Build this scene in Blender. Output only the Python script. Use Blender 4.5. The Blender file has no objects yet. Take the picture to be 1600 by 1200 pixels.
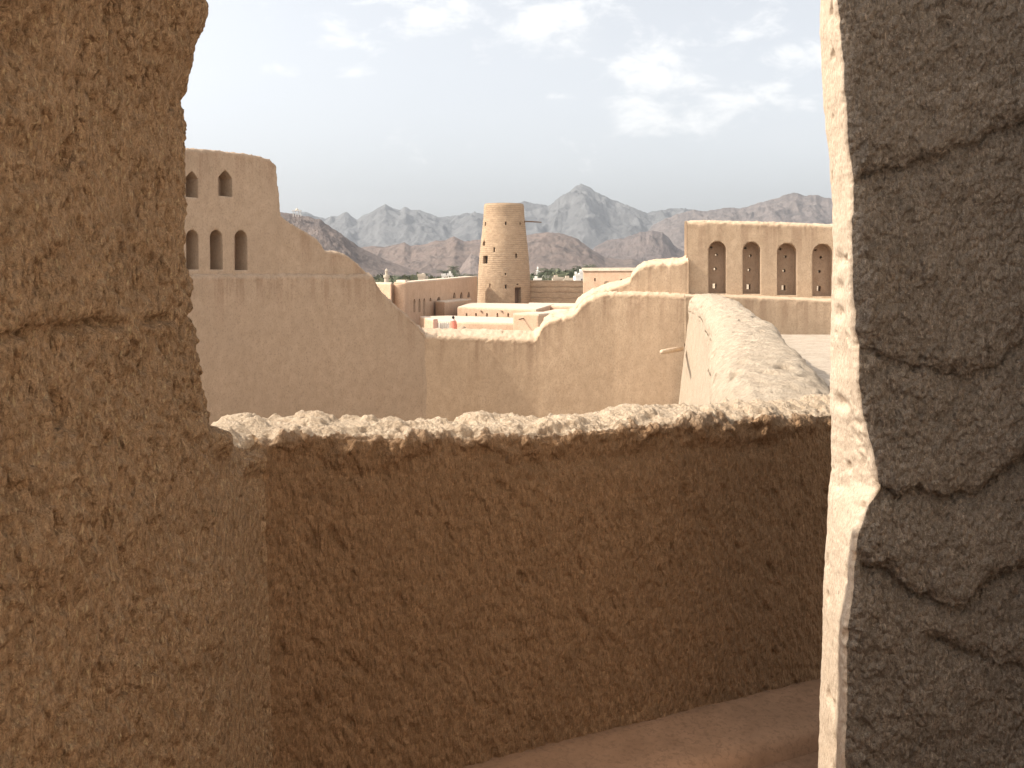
import bpy, bmesh, math, random
import numpy as np
from mathutils import Vector, Matrix

# ------------------------------------------------------------------ camera, sky, sun, exposure
scene = bpy.context.scene
R = math.radians
F, HOR = 1500.0, 428.0           # focal length and horizon row in photo pixels (1600 wide)
cam_d = bpy.data.cameras.new('camera'); cam = bpy.data.objects.new('camera', cam_d)
scene.collection.objects.link(cam); scene.camera = cam
cam_d.sensor_width = 36; cam_d.lens = F / 1600 * 36
cam_d.shift_y = -(600 - HOR) / 1600
cam_d.clip_start = 0.05; cam_d.clip_end = 20000
cam.location = (0, 0, 0); cam.rotation_euler = (R(90), 0, 0)

SUN_EL, SUN_AZ = 41.0, -94.0     # azimuth from +Y towards +X
sd = Vector((math.sin(R(SUN_AZ)) * math.cos(R(SUN_EL)), math.cos(R(SUN_AZ)) * math.cos(R(SUN_EL)), math.sin(R(SUN_EL))))
sun_d = bpy.data.lights.new('sun', 'SUN'); sun = bpy.data.objects.new('sun', sun_d)
scene.collection.objects.link(sun)
sun_d.energy = 2.85; sun_d.angle = R(0.53); sun_d.color = (1.0, 0.92, 0.80)
sun.rotation_euler = sd.to_track_quat('Z', 'Y').to_euler(); sun.location = (-30, 0, 30)

scene.view_settings.view_transform = 'Standard'; scene.view_settings.look = 'None'
scene.view_settings.exposure = 1.2; scene.view_settings.gamma = 1.0
scene.view_settings.use_curve_mapping = False
scene.cycles.use_denoising = True; scene.cycles.use_adaptive_sampling = False
scene.cycles.max_bounces = 8; scene.cycles.diffuse_bounces = 5; scene.cycles.volume_bounces = 0

world = bpy.data.worlds.new('World'); scene.world = world; world.use_nodes = True
SKY_STRENGTH = 0.15


class NT:
    """small helper round a node tree"""
    def __init__(s, nt): s.nt = nt; s.nt.nodes.clear()
    def n(s, t, **k):
        nd = s.nt.nodes.new(t)
        for a, v in k.items():
            if a.startswith('i_'): nd.inputs[a[2:].replace('_', ' ')].default_value = v
            else: setattr(nd, a, v)
        return nd
    def l(s, a, b): s.nt.links.new(a, b)
    def math(s, op, a, b=None, c=None, clamp=False):
        nd = s.n('ShaderNodeMath', operation=op, use_clamp=clamp)
        for i, v in enumerate((a, b, c)):
            if v is None: continue
            if isinstance(v, (int, float)): nd.inputs[i].default_value = v
            else: s.l(v, nd.inputs[i])
        return nd.outputs[0]
    def mix(s, fac, a, b, blend='MIX'):
        nd = s.n('ShaderNodeMix', data_type='RGBA', blend_type=blend)
        for i, v in ((0, fac), (6, a), (7, b)):
            if isinstance(v, (int, float)): nd.inputs[i].default_value = v
            elif isinstance(v, tuple): nd.inputs[i].default_value = v if len(v) == 4 else v + (1,)
            else: s.l(v, nd.inputs[i])
        return nd.outputs[2]
    def mrange(s, v, a, b, c=0.0, d=1.0):
        nd = s.n('ShaderNodeMapRange', interpolation_type='SMOOTHSTEP')
        s.l(v, nd.inputs[0])
        for i, q in enumerate((a, b, c, d)): nd.inputs[i + 1].default_value = q
        return nd.outputs[0]


w = NT(world.node_tree)
sky = w.n('ShaderNodeTexSky', sky_type='NISHITA', sun_disc=False, sun_elevation=R(SUN_EL), sun_rotation=R(SUN_AZ),
          altitude=200, air_density=1.0, dust_density=4.0, ozone_density=1.0)
hs = w.n('ShaderNodeHueSaturation', i_Saturation=0.25, i_Value=0.75)
w.l(sky.outputs[0], hs.inputs['Color'])
tc = w.n('ShaderNodeTexCoord'); sep = w.n('ShaderNodeSeparateXYZ'); w.l(tc.outputs['Generated'], sep.inputs[0])
yy = w.math('MAXIMUM', sep.outputs[1], 0.02)
cu = w.math('DIVIDE', sep.outputs[0], yy); cv = w.math('DIVIDE', sep.outputs[2], yy)
comb = w.n('ShaderNodeCombineXYZ'); w.l(cu, comb.inputs[0]); w.l(w.math('MULTIPLY', cv, 1.8), comb.inputs[1])
cn = w.n('ShaderNodeTexNoise', i_Scale=17.0, i_Detail=10.0, i_Roughness=0.62, i_Distortion=0.25); w.l(comb.outputs[0], cn.inputs['Vector'])
cn2 = w.n('ShaderNodeTexNoise', i_Scale=3.2, i_Detail=6.0, i_Roughness=0.6); w.l(comb.outputs[0], cn2.inputs['Vector'])
cn3 = w.n('ShaderNodeTexNoise', i_Scale=2.4, i_Detail=5.0); w.l(tc.outputs['Generated'], cn3.inputs['Vector'])
CLOUDS = [  # px, py, half width, half height, weight
    (720, 18, 150, 40, .95), (880, 36, 85, 42, 1.05), (640, 8, 60, 30, .8), (1010, 112, 85, 34, 1.1), (1020, 66, 60, 26, .75),
    (1000, 176, 60, 36, .95), (1110, 165, 110, 32, .95), (1180, 25, 50, 55, .85), (1240, 88, 75, 24, 1.0), (1200, 132, 40, 14, .9),
    (530, 48, 55, 30, .8), (585, 72, 30, 12, .8), (545, 108, 42, 12, .7), (435, 108, 60, 16, .55), (470, 40, 40, 14, .5),
    (620, 210, 130, 34, .55), (890, 238, 50, 22, .6), (865, 152, 18, 6, .6), (1260, 165, 20, 14, .6),
    (1500, 60, 130, 50, .9), (60, 90, 160, 40, .6), (1750, 130, 160, 40, .9)]
acc = None
for px, py, hw, hh, wt in CLOUDS:
    a = w.math('DIVIDE', w.math('SUBTRACT', cu, (px - 800) / F), hw * 1.6 / F)
    b = w.math('DIVIDE', w.math('SUBTRACT', cv, (HOR - py) / F), hh * 1.7 / F)
    r2 = w.math('ADD', w.math('MULTIPLY', a, a), w.math('MULTIPLY', b, b))
    e = w.math('MULTIPLY', w.math('EXPONENT', w.math('MULTIPLY', r2, -1.1)), wt)
    acc = e if acc is None else w.math('MAXIMUM', acc, e)
dens = w.math('ADD', acc, w.math('MULTIPLY', w.math('SUBTRACT', cn.outputs[0], 0.5), 2.8))
cmask = w.mrange(dens, 0.50, 1.3)
front = w.mrange(sep.outputs[1], 0.05, 0.3)
cmask = w.math('MULTIPLY', cmask, front)
wisp = w.math('MULTIPLY', w.mrange(cn2.outputs[0], 0.42, 0.8), 0.25)
base = w.mix(wisp, hs.outputs[0], (2.9, 2.95, 3.0))
skyc = w.mix(w.math('MULTIPLY', cmask, 0.8), base, (3.6, 3.6, 3.56))
rear = w.math('MULTIPLY', w.mrange(sep.outputs[1], -0.05, -0.45), w.mrange(cn3.outputs[0], 0.36, 0.56))
skyc = w.mix(w.math('MULTIPLY', rear, 0.85), skyc, (6.3, 6.1, 5.8))  # added bright cloud cover behind the camera, lifts light on facing walls
bg = w.n('ShaderNodeBackground', i_Strength=SKY_STRENGTH); w.l(skyc, bg.inputs[0])
wo = w.n('ShaderNodeOutputWorld'); w.l(bg.outputs[0], wo.inputs[0])

# ------------------------------------------------------------------ numeric noise
rng = np.random.RandomState(7)
PERM = np.concatenate([rng.permutation(256)] * 3)
G3 = rng.normal(size=(256, 3)); G3 /= np.linalg.norm(G3, axis=1)[:, None]


def pn(P):
    """gradient noise of an (N,3) array, about -0.7..0.7"""
    P = np.asarray(P, float); i = np.floor(P).astype(int); f = P - i; i &= 255
    u = f * f * f * (f * (f * 6 - 15) + 10)
    out = 0
    for dx in (0, 1):
        wx = u[:, 0] if dx else 1 - u[:, 0]
        for dy in (0, 1):
            wy = u[:, 1] if dy else 1 - u[:, 1]
            for dz in (0, 1):
                wz = u[:, 2] if dz else 1 - u[:, 2]
                h = PERM[PERM[PERM[(i[:, 0] + dx) & 255] + ((i[:, 1] + dy) & 255)] + ((i[:, 2] + dz) & 255)]
                g = G3[h]
                out = out + wx * wy * wz * (g[:, 0] * (f[:, 0] - dx) + g[:, 1] * (f[:, 1] - dy) + g[:, 2] * (f[:, 2] - dz))
    return out


def fbm(P, octv=4, gain=0.5):
    P = np.asarray(P, float); a, s, t = 1.0, 0, 0
    for k in range(octv):
        s = s + a * pn(P * 2 ** k + 13.7 * k); t += a; a *= gain
    return s / t


def ridged(P, octv=4, gain=0.5):
    P = np.asarray(P, float); a, s, t = 1.0, 0, 0
    for k in range(octv):
        s = s + a * (1 - 2.2 * np.abs(pn(P * 2 ** k + 7.1 * k))); t += a; a *= gain
    return s / t


def sstep(x, a, b):
    t = np.clip((x - a) / (b - a), 0, 1); return t * t * (3 - 2 * t)


# ------------------------------------------------------------------ object helpers
C = scene.collection


def mesh_obj(name, verts, faces, mat, parent=None, smooth=True, attr=None):
    me = bpy.data.meshes.new(name)
    me.from_pydata([tuple(v) for v in np.asarray(verts, float).tolist()], [], faces)
    if smooth: me.polygons.foreach_set('use_smooth', [True] * len(me.polygons))
    if attr:
        for k, v in attr.items():
            a = me.attributes.new(k, 'FLOAT', 'POINT'); a.data.foreach_set('value', np.asarray(v, np.float32))
    me.materials.append(mat); me.update()
    o = bpy.data.objects.new(name, me); C.objects.link(o)
    if parent: o.parent = parent
    return o


def bm_obj(name, bm, mat, parent=None, smooth=False):
    me = bpy.data.meshes.new(name)
    bmesh.ops.recalc_face_normals(bm, faces=bm.faces)
    bm.to_mesh(me); bm.free()
    if smooth: me.polygons.foreach_set('use_smooth', [True] * len(me.polygons))
    me.materials.append(mat)
    o = bpy.data.objects.new(name, me); C.objects.link(o)
    if parent: o.parent = parent
    return o


def tag(o, label, cat, group=None):
    o['label'] = label; o['category'] = cat
    if group: o['group'] = group
    return o


def thing(name, label, cat, loc=(0, 0, 0), group=None):
    o = bpy.data.objects.new(name, None); C.objects.link(o); o.location = loc; o.empty_display_size = 0.3
    return tag(o, label, cat, group)


def adopt(o, root):
    """parent a mesh written in world coordinates to a thing that stands elsewhere"""
    o.parent = root
    o.data.transform(Matrix.Translation(-Vector(root.location)))
    return o


def struct(o, kind='structure'):
    o['kind'] = kind; return o


def X(px, Y): return (px - 800) / F * Y
def Z(py, Y): return (HOR - py) / F * Y
def pt(px, py, Y): return Vector((X(px, Y), Y, Z(py, Y)))


def add_box(bm, c, size, rz=0.0, taper=0.0):
    m = Matrix.Translation(c) @ Matrix.Rotation(rz, 4, 'Z') @ Matrix.Diagonal((size[0], size[1], size[2], 1))
    r = bmesh.ops.create_cube(bm, size=1, matrix=m)
    return r['verts']


def add_prism(bm, poly, z0, z1):
    """vertical prism over a plan polygon"""
    a = [bm.verts.new((p[0], p[1], z0)) for p in poly]; b = [bm.verts.new((p[0], p[1], z1)) for p in poly]
    n = len(poly)
    for i in range(n): bm.faces.new((a[i], a[(i + 1) % n], b[(i + 1) % n], b[i]))
    bm.faces.new(a[::-1]); bm.faces.new(b)


def add_tube(bm, pts, rad, seg=8):
    pts = [Vector(p) for p in pts]
    rad = rad if isinstance(rad, (list, tuple)) else [rad] * len(pts)
    rings = []
    for i, p in enumerate(pts):
        t = (pts[min(i + 1, len(pts) - 1)] - pts[max(i - 1, 0)]).normalized()
        u = t.cross(Vector((0.3, 0.2, 1) if abs(t.z) < .9 else (1, 0, 0))).normalized(); v = t.cross(u)
        rings.append([bm.verts.new(p + rad[i] * (math.cos(a) * u + math.sin(a) * v)) for a in [2 * math.pi * k / seg for k in range(seg)]])
    for a, b in zip(rings, rings[1:]):
        for k in range(seg): bm.faces.new((a[k], a[(k + 1) % seg], b[(k + 1) % seg], b[k]))
    bm.faces.new(rings[0][::-1]); bm.faces.new(rings[-1])


def add_lathe(bm, prof, c=(0, 0), seg=48):
    rings = []
    for r, z in prof:
        rings.append([bm.verts.new((c[0] + r * math.cos(2 * math.pi * k / seg), c[1] + r * math.sin(2 * math.pi * k / seg), z)) for k in range(seg)])
    for a, b in zip(rings, rings[1:]):
        for k in range(seg): bm.faces.new((a[k], a[(k + 1) % seg], b[(k + 1) % seg], b[k]))
    bm.faces.new(rings[0][::-1]); bm.faces.new(rings[-1])


def arch_outline(wd, ht, kind='round', n=10):
    """closed outline (x, z) of an opening standing on z = 0"""
    h = wd / 2
    if kind == 'square': return [(-h, 0), (h, 0), (h, ht), (-h, ht)]
    if kind == 'disc': return [(h * math.cos(a), ht / 2 + ht / 2 * math.sin(a)) for a in [2 * math.pi * k / 12 for k in range(12)]]
    o = [(-h, 0), (h, 0)]
    rise = min(h * (1.0 if kind == 'round' else 0.9), ht * .9)
    if kind == 'pointed':
        for k in range(n + 1):
            t = k / n; o.append((h * (1 - t) ** 0.75 if t < 1 else 0, ht - rise + rise * t))
        for k in range(n - 1, -1, -1):
            t = k / n; o.append((-h * (1 - t) ** 0.75, ht - rise + rise * t))
    else:
        for k in range(n + 1):
            a = math.pi * k / n; o.append((h * math.cos(a), ht - rise + rise * math.sin(a)))
    return o


def add_extrude(bm, outline, origin, right, inward, d0, d1):
    """outline in the (right, up) plane through origin, extruded from d0 to d1 along inward"""
    o, r, q = Vector(origin), Vector(right), Vector(inward)
    a = [bm.verts.new(o + r * x + Vector((0, 0, z)) + q * d0) for x, z in outline]
    b = [bm.verts.new(o + r * x + Vector((0, 0, z)) + q * d1) for x, z in outline]
    n = len(outline)
    for i in range(n): bm.faces.new((a[i], a[(i + 1) % n], b[(i + 1) % n], b[i]))
    bm.faces.new(a[::-1]); bm.faces.new(b)


def carve(o, bm):
    """subtract the solids in bm (world coordinates) from o for good"""
    bmesh.ops.recalc_face_normals(bm, faces=bm.faces)
    me = bpy.data.meshes.new('cutter'); bm.to_mesh(me); bm.free()
    c = bpy.data.objects.new('cutter', me); C.objects.link(c)
    m = o.modifiers.new('cut', 'BOOLEAN'); m.operation = 'DIFFERENCE'; m.solver = 'EXACT'; m.object = c
    bpy.context.view_layer.update()
    dg = bpy.context.evaluated_depsgraph_get()
    new = bpy.data.meshes.new_from_object(o.evaluated_get(dg), preserve_all_data_layers=True, depsgraph=dg)
    o.modifiers.clear(); old = o.data; nm = old.name; o.data = new
    bpy.data.meshes.remove(old); new.name = nm
    bpy.data.objects.remove(c); bpy.data.meshes.remove(me)


def grid_faces(S, V, closed=False):
    f = []
    for i in range(S if closed else S - 1):
        a = i * V; b = ((i + 1) % S) * V
        for j in range(V - 1): f.append((a + j, b + j, b + j + 1, a + j + 1))
    return f


def grid_normals(P, closed=False):
    if closed: du = np.roll(P, -1, 0) - np.roll(P, 1, 0)
    else: du = np.gradient(P, axis=0)
    dv = np.gradient(P, axis=1)
    n = np.cross(du, dv); n /= np.linalg.norm(n, axis=2)[:, :, None] + 1e-9
    return n


def resample(pts, step, closed=False):
    P = np.asarray(pts, float)
    d = np.r_[0, np.cumsum(np.linalg.norm(np.diff(P, axis=0), axis=1))]
    n = max(3, int(d[-1] / step) + 1); t = np.linspace(0, d[-1], n)
    return np.stack([np.interp(t, d, P[:, k]) for k in range(P.shape[1])], 1)


def smooth_path(P, it):
    P = P.copy()
    for _ in range(it): P[1:-1] = .25 * P[:-2] + .5 * P[1:-1] + .25 * P[2:]
    return P


def sweep(name, path, ztop, zbase, thick, mat, parent=None, rows=40, crest=14, back=12, r=0.15, batter=0.04, disp=None, front_pow=1.0, tilt=0.0, ex=0.6):
    """a wall along path (front top edge, left to right) with a rounded crest; solid, capped at both ends"""
    path = np.asarray(path, float); S = len(path); ztop = np.broadcast_to(np.asarray(ztop, float), (S,))
    t = np.gradient(path, axis=0); t /= np.linalg.norm(t, axis=1)[:, None]
    n = np.stack([t[:, 1], -t[:, 0]], 1)
    cols_o, cols_z, below = [], [], []
    zs = ztop - r
    for k in range(rows):
        f = 1 - (1 - k / rows) ** front_pow if front_pow != 1 else k / rows
        z = zbase + (zs - zbase) * f
        cols_o.append(batter * (zs - z)); cols_z.append(z); below.append(ztop - z)
    for k in range(crest + 1):
        a = math.pi * k / crest
        ca = math.copysign(abs(math.cos(a)) ** ex, math.cos(a))
        o = -thick / 2 + thick / 2 * ca
        z = zs + r * abs(math.sin(a)) ** ex + tilt * (thick / 2 - (o + thick / 2)) / thick
        cols_o.append(np.full(S, o)); cols_z.append(z); below.append(np.maximum(ztop - z, 0))
    for k in range(1, back + 1):
        f = 1 - k / back
        z = zbase + (zs - zbase) * f
        cols_o.append(-thick - batter * (zs - z)); cols_z.append(z); below.append(ztop - z)
    O = np.stack(cols_o, 1); Zc = np.stack(cols_z, 1); B = np.stack(below, 1); V = O.shape[1]
    P = np.zeros((S, V, 3)); P[:, :, 0] = path[:, 0:1] + n[:, 0:1] * O; P[:, :, 1] = path[:, 1:2] + n[:, 1:2] * O; P[:, :, 2] = Zc
    N = grid_normals(P)
    if disp is not None:
        d = disp(P.reshape(-1, 3), B.reshape(-1)).reshape(S, V)
        P = P + N * d[:, :, None]
    faces = grid_faces(S, V)
    faces.append(tuple(range(V))[::-1]); faces.append(tuple((S - 1) * V + j for j in range(V)))
    faces += [((i + 1) * V, i * V, i * V + V - 1, (i + 1) * V + V - 1) for i in range(S - 1)]
    return mesh_obj(name, P.reshape(-1, 3), faces, mat, parent, attr={'below': B.reshape(-1)})


# ------------------------------------------------------------------ materials
def new_mat(name):
    m = bpy.data.materials.new(name); m.use_nodes = True
    t = NT(m.node_tree)
    out = t.n('ShaderNodeOutputMaterial'); b = t.n('ShaderNodeBsdfPrincipled')
    b.inputs['Roughness'].default_value = 0.95
    b.inputs['Specular IOR Level'].default_value = 0.15
    t.l(b.outputs[0], out.inputs[0])
    return m, t, b


def mud(name, light, dark, scale=8.0, bump=0.6, dist=0.01, stretch=0.55, fine=6.0, streak=0.0, streak_len=1.2, streak_col=(.2, .12, .075), crest=None, spots=0.0, spot_scale=0, courses=None, blotch=0.25, grain=0.0):
    m, t, b = new_mat(name)
    tc = t.n('ShaderNodeTexCoord'); mp = t.n('ShaderNodeMapping'); mp.inputs['Scale'].default_value = (1, 1, stretch)
    t.l(tc.outputs['Object'], mp.inputs[0])
    n1 = t.n('ShaderNodeTexNoise', i_Scale=scale, i_Detail=9.0, i_Roughness=0.68); t.l(mp.outputs[0], n1.inputs['Vector'])
    n2 = t.n('ShaderNodeTexNoise', i_Scale=scale * fine, i_Detail=5.0, i_Roughness=0.7, i_Distortion=0.4); t.l(mp.outputs[0], n2.inputs['Vector'])
    n3 = t.n('ShaderNodeTexNoise', i_Scale=scale * 0.11, i_Detail=4.0, i_Roughness=0.55); t.l(tc.outputs['Object'], n3.inputs['Vector'])
    col = t.mix(t.mrange(n1.outputs[0], 0.3, 0.68), dark, light)
    col = t.mix(t.math('MULTIPLY', t.mrange(n2.outputs[0], 0.52, 0.36), 0.5), col, tuple(c * 0.62 for c in dark))
    col = t.mix(t.math('MULTIPLY', t.mrange(n3.outputs[0], 0.36, 0.68), blotch), col, tuple(c * .72 for c in light))
    at = t.n('ShaderNodeAttribute', attribute_name='below')
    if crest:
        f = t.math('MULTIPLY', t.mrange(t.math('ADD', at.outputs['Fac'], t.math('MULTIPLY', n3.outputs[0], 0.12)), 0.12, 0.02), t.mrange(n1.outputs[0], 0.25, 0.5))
        col = t.mix(f, col, crest)  # crest mixed paler: sunlight on wall tops put into the colour
    if streak:
        mp2 = t.n('ShaderNodeMapping'); mp2.inputs['Scale'].default_value = (1, 1, 0.06); t.l(tc.outputs['Object'], mp2.inputs[0])
        ns = t.n('ShaderNodeTexNoise', i_Scale=4.2, i_Detail=5.0, i_Roughness=0.65); t.l(mp2.outputs[0], ns.inputs['Vector'])
        nl = t.n('ShaderNodeTexNoise', i_Scale=1.6, i_Detail=2.0); t.l(mp2.outputs[0], nl.inputs['Vector'])
        reach = t.math('DIVIDE', at.outputs['Fac'], t.math('MULTIPLY', nl.outputs[0], streak_len * 2))
        fade = t.mrange(reach, 1.0, 0.06)
        s = t.math('MULTIPLY', t.math('MULTIPLY', t.mrange(ns.outputs[0], 0.44, 0.62), fade), t.mrange(at.outputs['Fac'], 0.02, 0.10))
        col = t.mix(t.math('MULTIPLY', s, streak), col, streak_col)
    if spots:
        vo = t.n('ShaderNodeTexVoronoi', i_Scale=spot_scale or scale * 1.3); t.l(mp.outputs[0], vo.inputs['Vector'])
        s = t.math('MULTIPLY', t.mrange(vo.outputs['Distance'], 0.16, 0.06), t.mrange(n1.outputs[0], 0.52, 0.6))
        col = t.mix(t.math('MULTIPLY', s, spots), col, tuple(c * .4 for c in dark))
    h = t.math('ADD', t.math('MULTIPLY', n1.outputs[0], 1.0), t.math('MULTIPLY', n2.outputs[0], 0.45))
    if grain:
        gn = t.n('ShaderNodeTexNoise', i_Scale=210.0, i_Detail=3.0, i_Roughness=0.75); t.l(tc.outputs['Object'], gn.inputs['Vector'])
        col = t.mix(t.math('MULTIPLY', t.mrange(gn.outputs[0], 0.5, 0.36), .5 * grain), col, tuple(c * .42 for c in dark))
        col = t.mix(t.math('MULTIPLY', t.mrange(gn.outputs[0], 0.56, 0.7), .6 * grain), col, tuple(min(.8, c * 1.4) for c in light))
        mp3 = t.n('ShaderNodeMapping'); mp3.inputs['Scale'].default_value = (1, 1, .22); mp3.inputs['Rotation'].default_value = (.5, .35, 0); t.l(tc.outputs['Object'], mp3.inputs[0])
        st = t.n('ShaderNodeTexNoise', i_Scale=150.0, i_Detail=2.0, i_Distortion=.6); t.l(mp3.outputs[0], st.inputs['Vector'])
        col = t.mix(t.math('MULTIPLY', t.mrange(st.outputs[0], 0.6, 0.7), .5 * grain), col, tuple(min(.8, c * 1.6) for c in light))
        col = t.mix(t.math('MULTIPLY', t.mrange(st.outputs[0], 0.40, 0.30), .5 * grain), col, tuple(c * .4 for c in dark))
        vo2 = t.n('ShaderNodeTexVoronoi', i_Scale=62.0); t.l(mp.outputs[0], vo2.inputs['Vector'])
        h = t.math('SUBTRACT', h, t.math('MULTIPLY', t.math('MULTIPLY', vo2.outputs['Distance'], n1.outputs[0]), 1.5 * grain))
        h = t.math('ADD', h, t.math('MULTIPLY', t.math('ADD', gn.outputs[0], st.outputs[0]), .16 * grain))
    if courses:
        wv = t.n('ShaderNodeTexWave', wave_type='BANDS', bands_direction='Z', i_Scale=courses, i_Distortion=2.2, i_Detail=3.0, i_Detail_Scale=2.0)
        t.l(tc.outputs['Object'], wv.inputs['Vector'])
        lines = t.math('MULTIPLY', t.mrange(wv.outputs['Fac'], 0.24, 0.02), t.mrange(n3.outputs[0], 0.36, 0.56))
        col = t.mix(t.math('MULTIPLY', lines, 0.6), col, tuple(c * .6 for c in dark))
        h = t.math('SUBTRACT', h, t.math('MULTIPLY', lines, 0.4))
    t.l(col, b.inputs['Base Color'])
    bp = t.n('ShaderNodeBump', i_Strength=bump, i_Distance=dist); t.l(h, bp.inputs['Height']); t.l(bp.outputs[0], b.inputs['Normal'])
    return m


def plain(name, col, rough=0.8, var=0.15, scale=4.0):
    m, t, b = new_mat(name); b.inputs['Roughness'].default_value = rough
    tc = t.n('ShaderNodeTexCoord'); n1 = t.n('ShaderNodeTexNoise', i_Scale=scale, i_Detail=6.0); t.l(tc.outputs['Object'], n1.inputs['Vector'])
    t.l(t.mix(n1.outputs[0], tuple(c * (1 - 2 * var) for c in col), tuple(min(1, c * (1 + 2 * var)) for c in col)), b.inputs['Base Color'])
    return m


MUD_L, MUD_D = (.49, .355, .24), (.405, .287, .188)
M = {
    'near': mud('coarse_brown_plaster', (.60, .39, .23), (.43, .27, .15), scale=26, bump=1.0, dist=0.07, stretch=.5, fine=4.0, blotch=.3, grain=1.0),
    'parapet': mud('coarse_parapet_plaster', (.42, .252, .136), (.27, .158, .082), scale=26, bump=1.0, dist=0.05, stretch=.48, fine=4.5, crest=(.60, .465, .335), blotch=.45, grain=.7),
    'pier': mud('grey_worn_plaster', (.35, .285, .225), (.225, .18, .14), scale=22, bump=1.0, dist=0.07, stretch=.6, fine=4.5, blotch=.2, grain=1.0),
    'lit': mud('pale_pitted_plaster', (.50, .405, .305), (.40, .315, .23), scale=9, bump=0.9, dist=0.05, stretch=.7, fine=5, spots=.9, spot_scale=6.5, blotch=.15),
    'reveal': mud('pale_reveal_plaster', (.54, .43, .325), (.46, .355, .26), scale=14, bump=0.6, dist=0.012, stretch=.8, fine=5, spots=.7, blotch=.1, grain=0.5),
    'sun_crest': mud('sun_tinted_crumbling_crest', (.53, .415, .30), (.42, .31, .21), scale=22, bump=0.8, dist=0.03, stretch=1, fine=4, blotch=.15, grain=.35),  # parapet top rows, coloured paler to imitate sun on the crest
    'bounce_pale': mud('pale_bounce_coat', (.76, .67, .56), (.66, .57, .47), scale=6, bump=0.5, dist=0.02, stretch=.8, blotch=.15),  # pale coat invented for the unseen walls, to bounce more light
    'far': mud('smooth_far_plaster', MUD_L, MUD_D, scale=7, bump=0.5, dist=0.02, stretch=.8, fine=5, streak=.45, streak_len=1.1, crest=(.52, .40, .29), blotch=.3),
    'far_left': mud('brown_far_plaster', (.42, .308, .218), (.345, .25, .172), scale=7, bump=0.5, dist=0.02, stretch=.8, fine=5, streak=.4, streak_len=.9, blotch=.3),
    'niche': mud('niche_plaster', (.40, .285, .20), (.32, .22, .15), scale=7, bump=0.4, dist=0.015, stretch=.8),
    'ward': mud('ward_plaster', (.54, .37, .255), (.46, .31, .205), scale=1.5, bump=0.3, dist=0.05, stretch=.8, blotch=.2),
    'roof': mud('pale_roof_mud', (.62, .50, .39), (.54, .43, .33), scale=1.2, bump=0.2, dist=0.03, stretch=1, blotch=.15),
    'tower': mud('tower_brickwork', (.47, .335, .22), (.34, .235, .15), scale=1.6, bump=0.9, dist=0.08, stretch=1.5, courses=1.15, blotch=.3),
    'courses': mud('layered_mud_wall', (.50, .36, .24), (.40, .28, .18), scale=1.2, bump=0.6, dist=0.08, stretch=1.6, courses=.42, blotch=.3),
    'floor': mud('trodden_mud_floor', (.30, .175, .105), (.22, .125, .075), scale=9, bump=0.5, dist=0.012, stretch=1, blotch=.4),
    'plinth': mud('smooth_plinth_plaster', (.36, .215, .13), (.28, .165, .098), scale=7, bump=0.35, dist=0.01, stretch=1, blotch=.4),
    'terrace': mud('pale_terrace', (.46, .38, .30), (.37, .30, .23), scale=3, bump=0.6, dist=0.04, stretch=1, blotch=.1),
    'plain': mud('stony_plain', (.36, .29, .22), (.27, .22, .17), scale=.05, bump=0.3, dist=0.5, stretch=1, blotch=.3),
    'wood': plain('weathered_wood', (.16, .10, .065), .8, .2, 20),
    'pale_wood': plain('bleached_pole_wood', (.55, .42, .30), .8, .15, 20),
    'dark': plain('dark_opening', (.05, .038, .03), .9),
    'white': plain('white_lime', (.72, .68, .62), .8, .05),
    'trunk': plain('bark', (.16, .12, .085), .9, .2),
    'leaf': plain('dusty_leaf', (.085, .095, .052), .8, .3, 1.5),
    'leaf2': plain('olive_leaf', (.11, .115, .065), .8, .3, 1.5),
    'palm': plain('palm_leaf', (.075, .085, .05), .7, .25, 1.5),
    'skin': plain('skin', (.32, .19, .12), .6, .05), 'red': plain('coral_red_cloth', (.56, .20, .14), .9, .08, 9),
    'hair': plain('dark_hair', (.02, .016, .014), .6), 'scarf': plain('light_scarf', (.6, .45, .38), .9, .1),
    'cloth': plain('faded_white_cloth', (.62, .58, .52), .9, .1), 'pink': plain('dusty_pink_cloth', (.38, .24, .19), .9, .15),
}

# ------------------------------------------------------------------ ground and mountains
GZ = -10.0
bm = bmesh.new(); bmesh.ops.create_grid(bm, x_segments=40, y_segments=40, size=1)
for v in bm.verts: v.co = Vector((v.co.x * 4200, 2150 + v.co.y * 2200, GZ))
struct(bm_obj('ground', bm, M['plain']))


def rock_mat(name, light, dark, s):
    m, t, b = new_mat(name)
    tc = t.n('ShaderNodeTexCoord')
    n1 = t.n('ShaderNodeTexNoise', i_Scale=s, i_Detail=10.0, i_Roughness=0.7); t.l(tc.outputs['Object'], n1.inputs['Vector'])
    n2 = t.n('ShaderNodeTexNoise', i_Scale=s * .22, i_Detail=5.0, i_Roughness=0.6, i_Distortion=.8); t.l(tc.outputs['Object'], n2.inputs['Vector'])
    col = t.mix(t.mrange(n1.outputs[0], .32, .66), dark, light)
    col = t.mix(t.math('MULTIPLY', t.mrange(n2.outputs[0], .45, .62), .4), col, tuple(c * 1.08 for c in light))
    t.l(col, b.inputs['Base Color'])
    bp = t.n('ShaderNodeBump', i_Strength=1.0, i_Distance=.3 / s); t.l(n1.outputs[0], bp.inputs['Height']); t.l(bp.outputs[0], b.inputs['Normal'])
    return m


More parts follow.
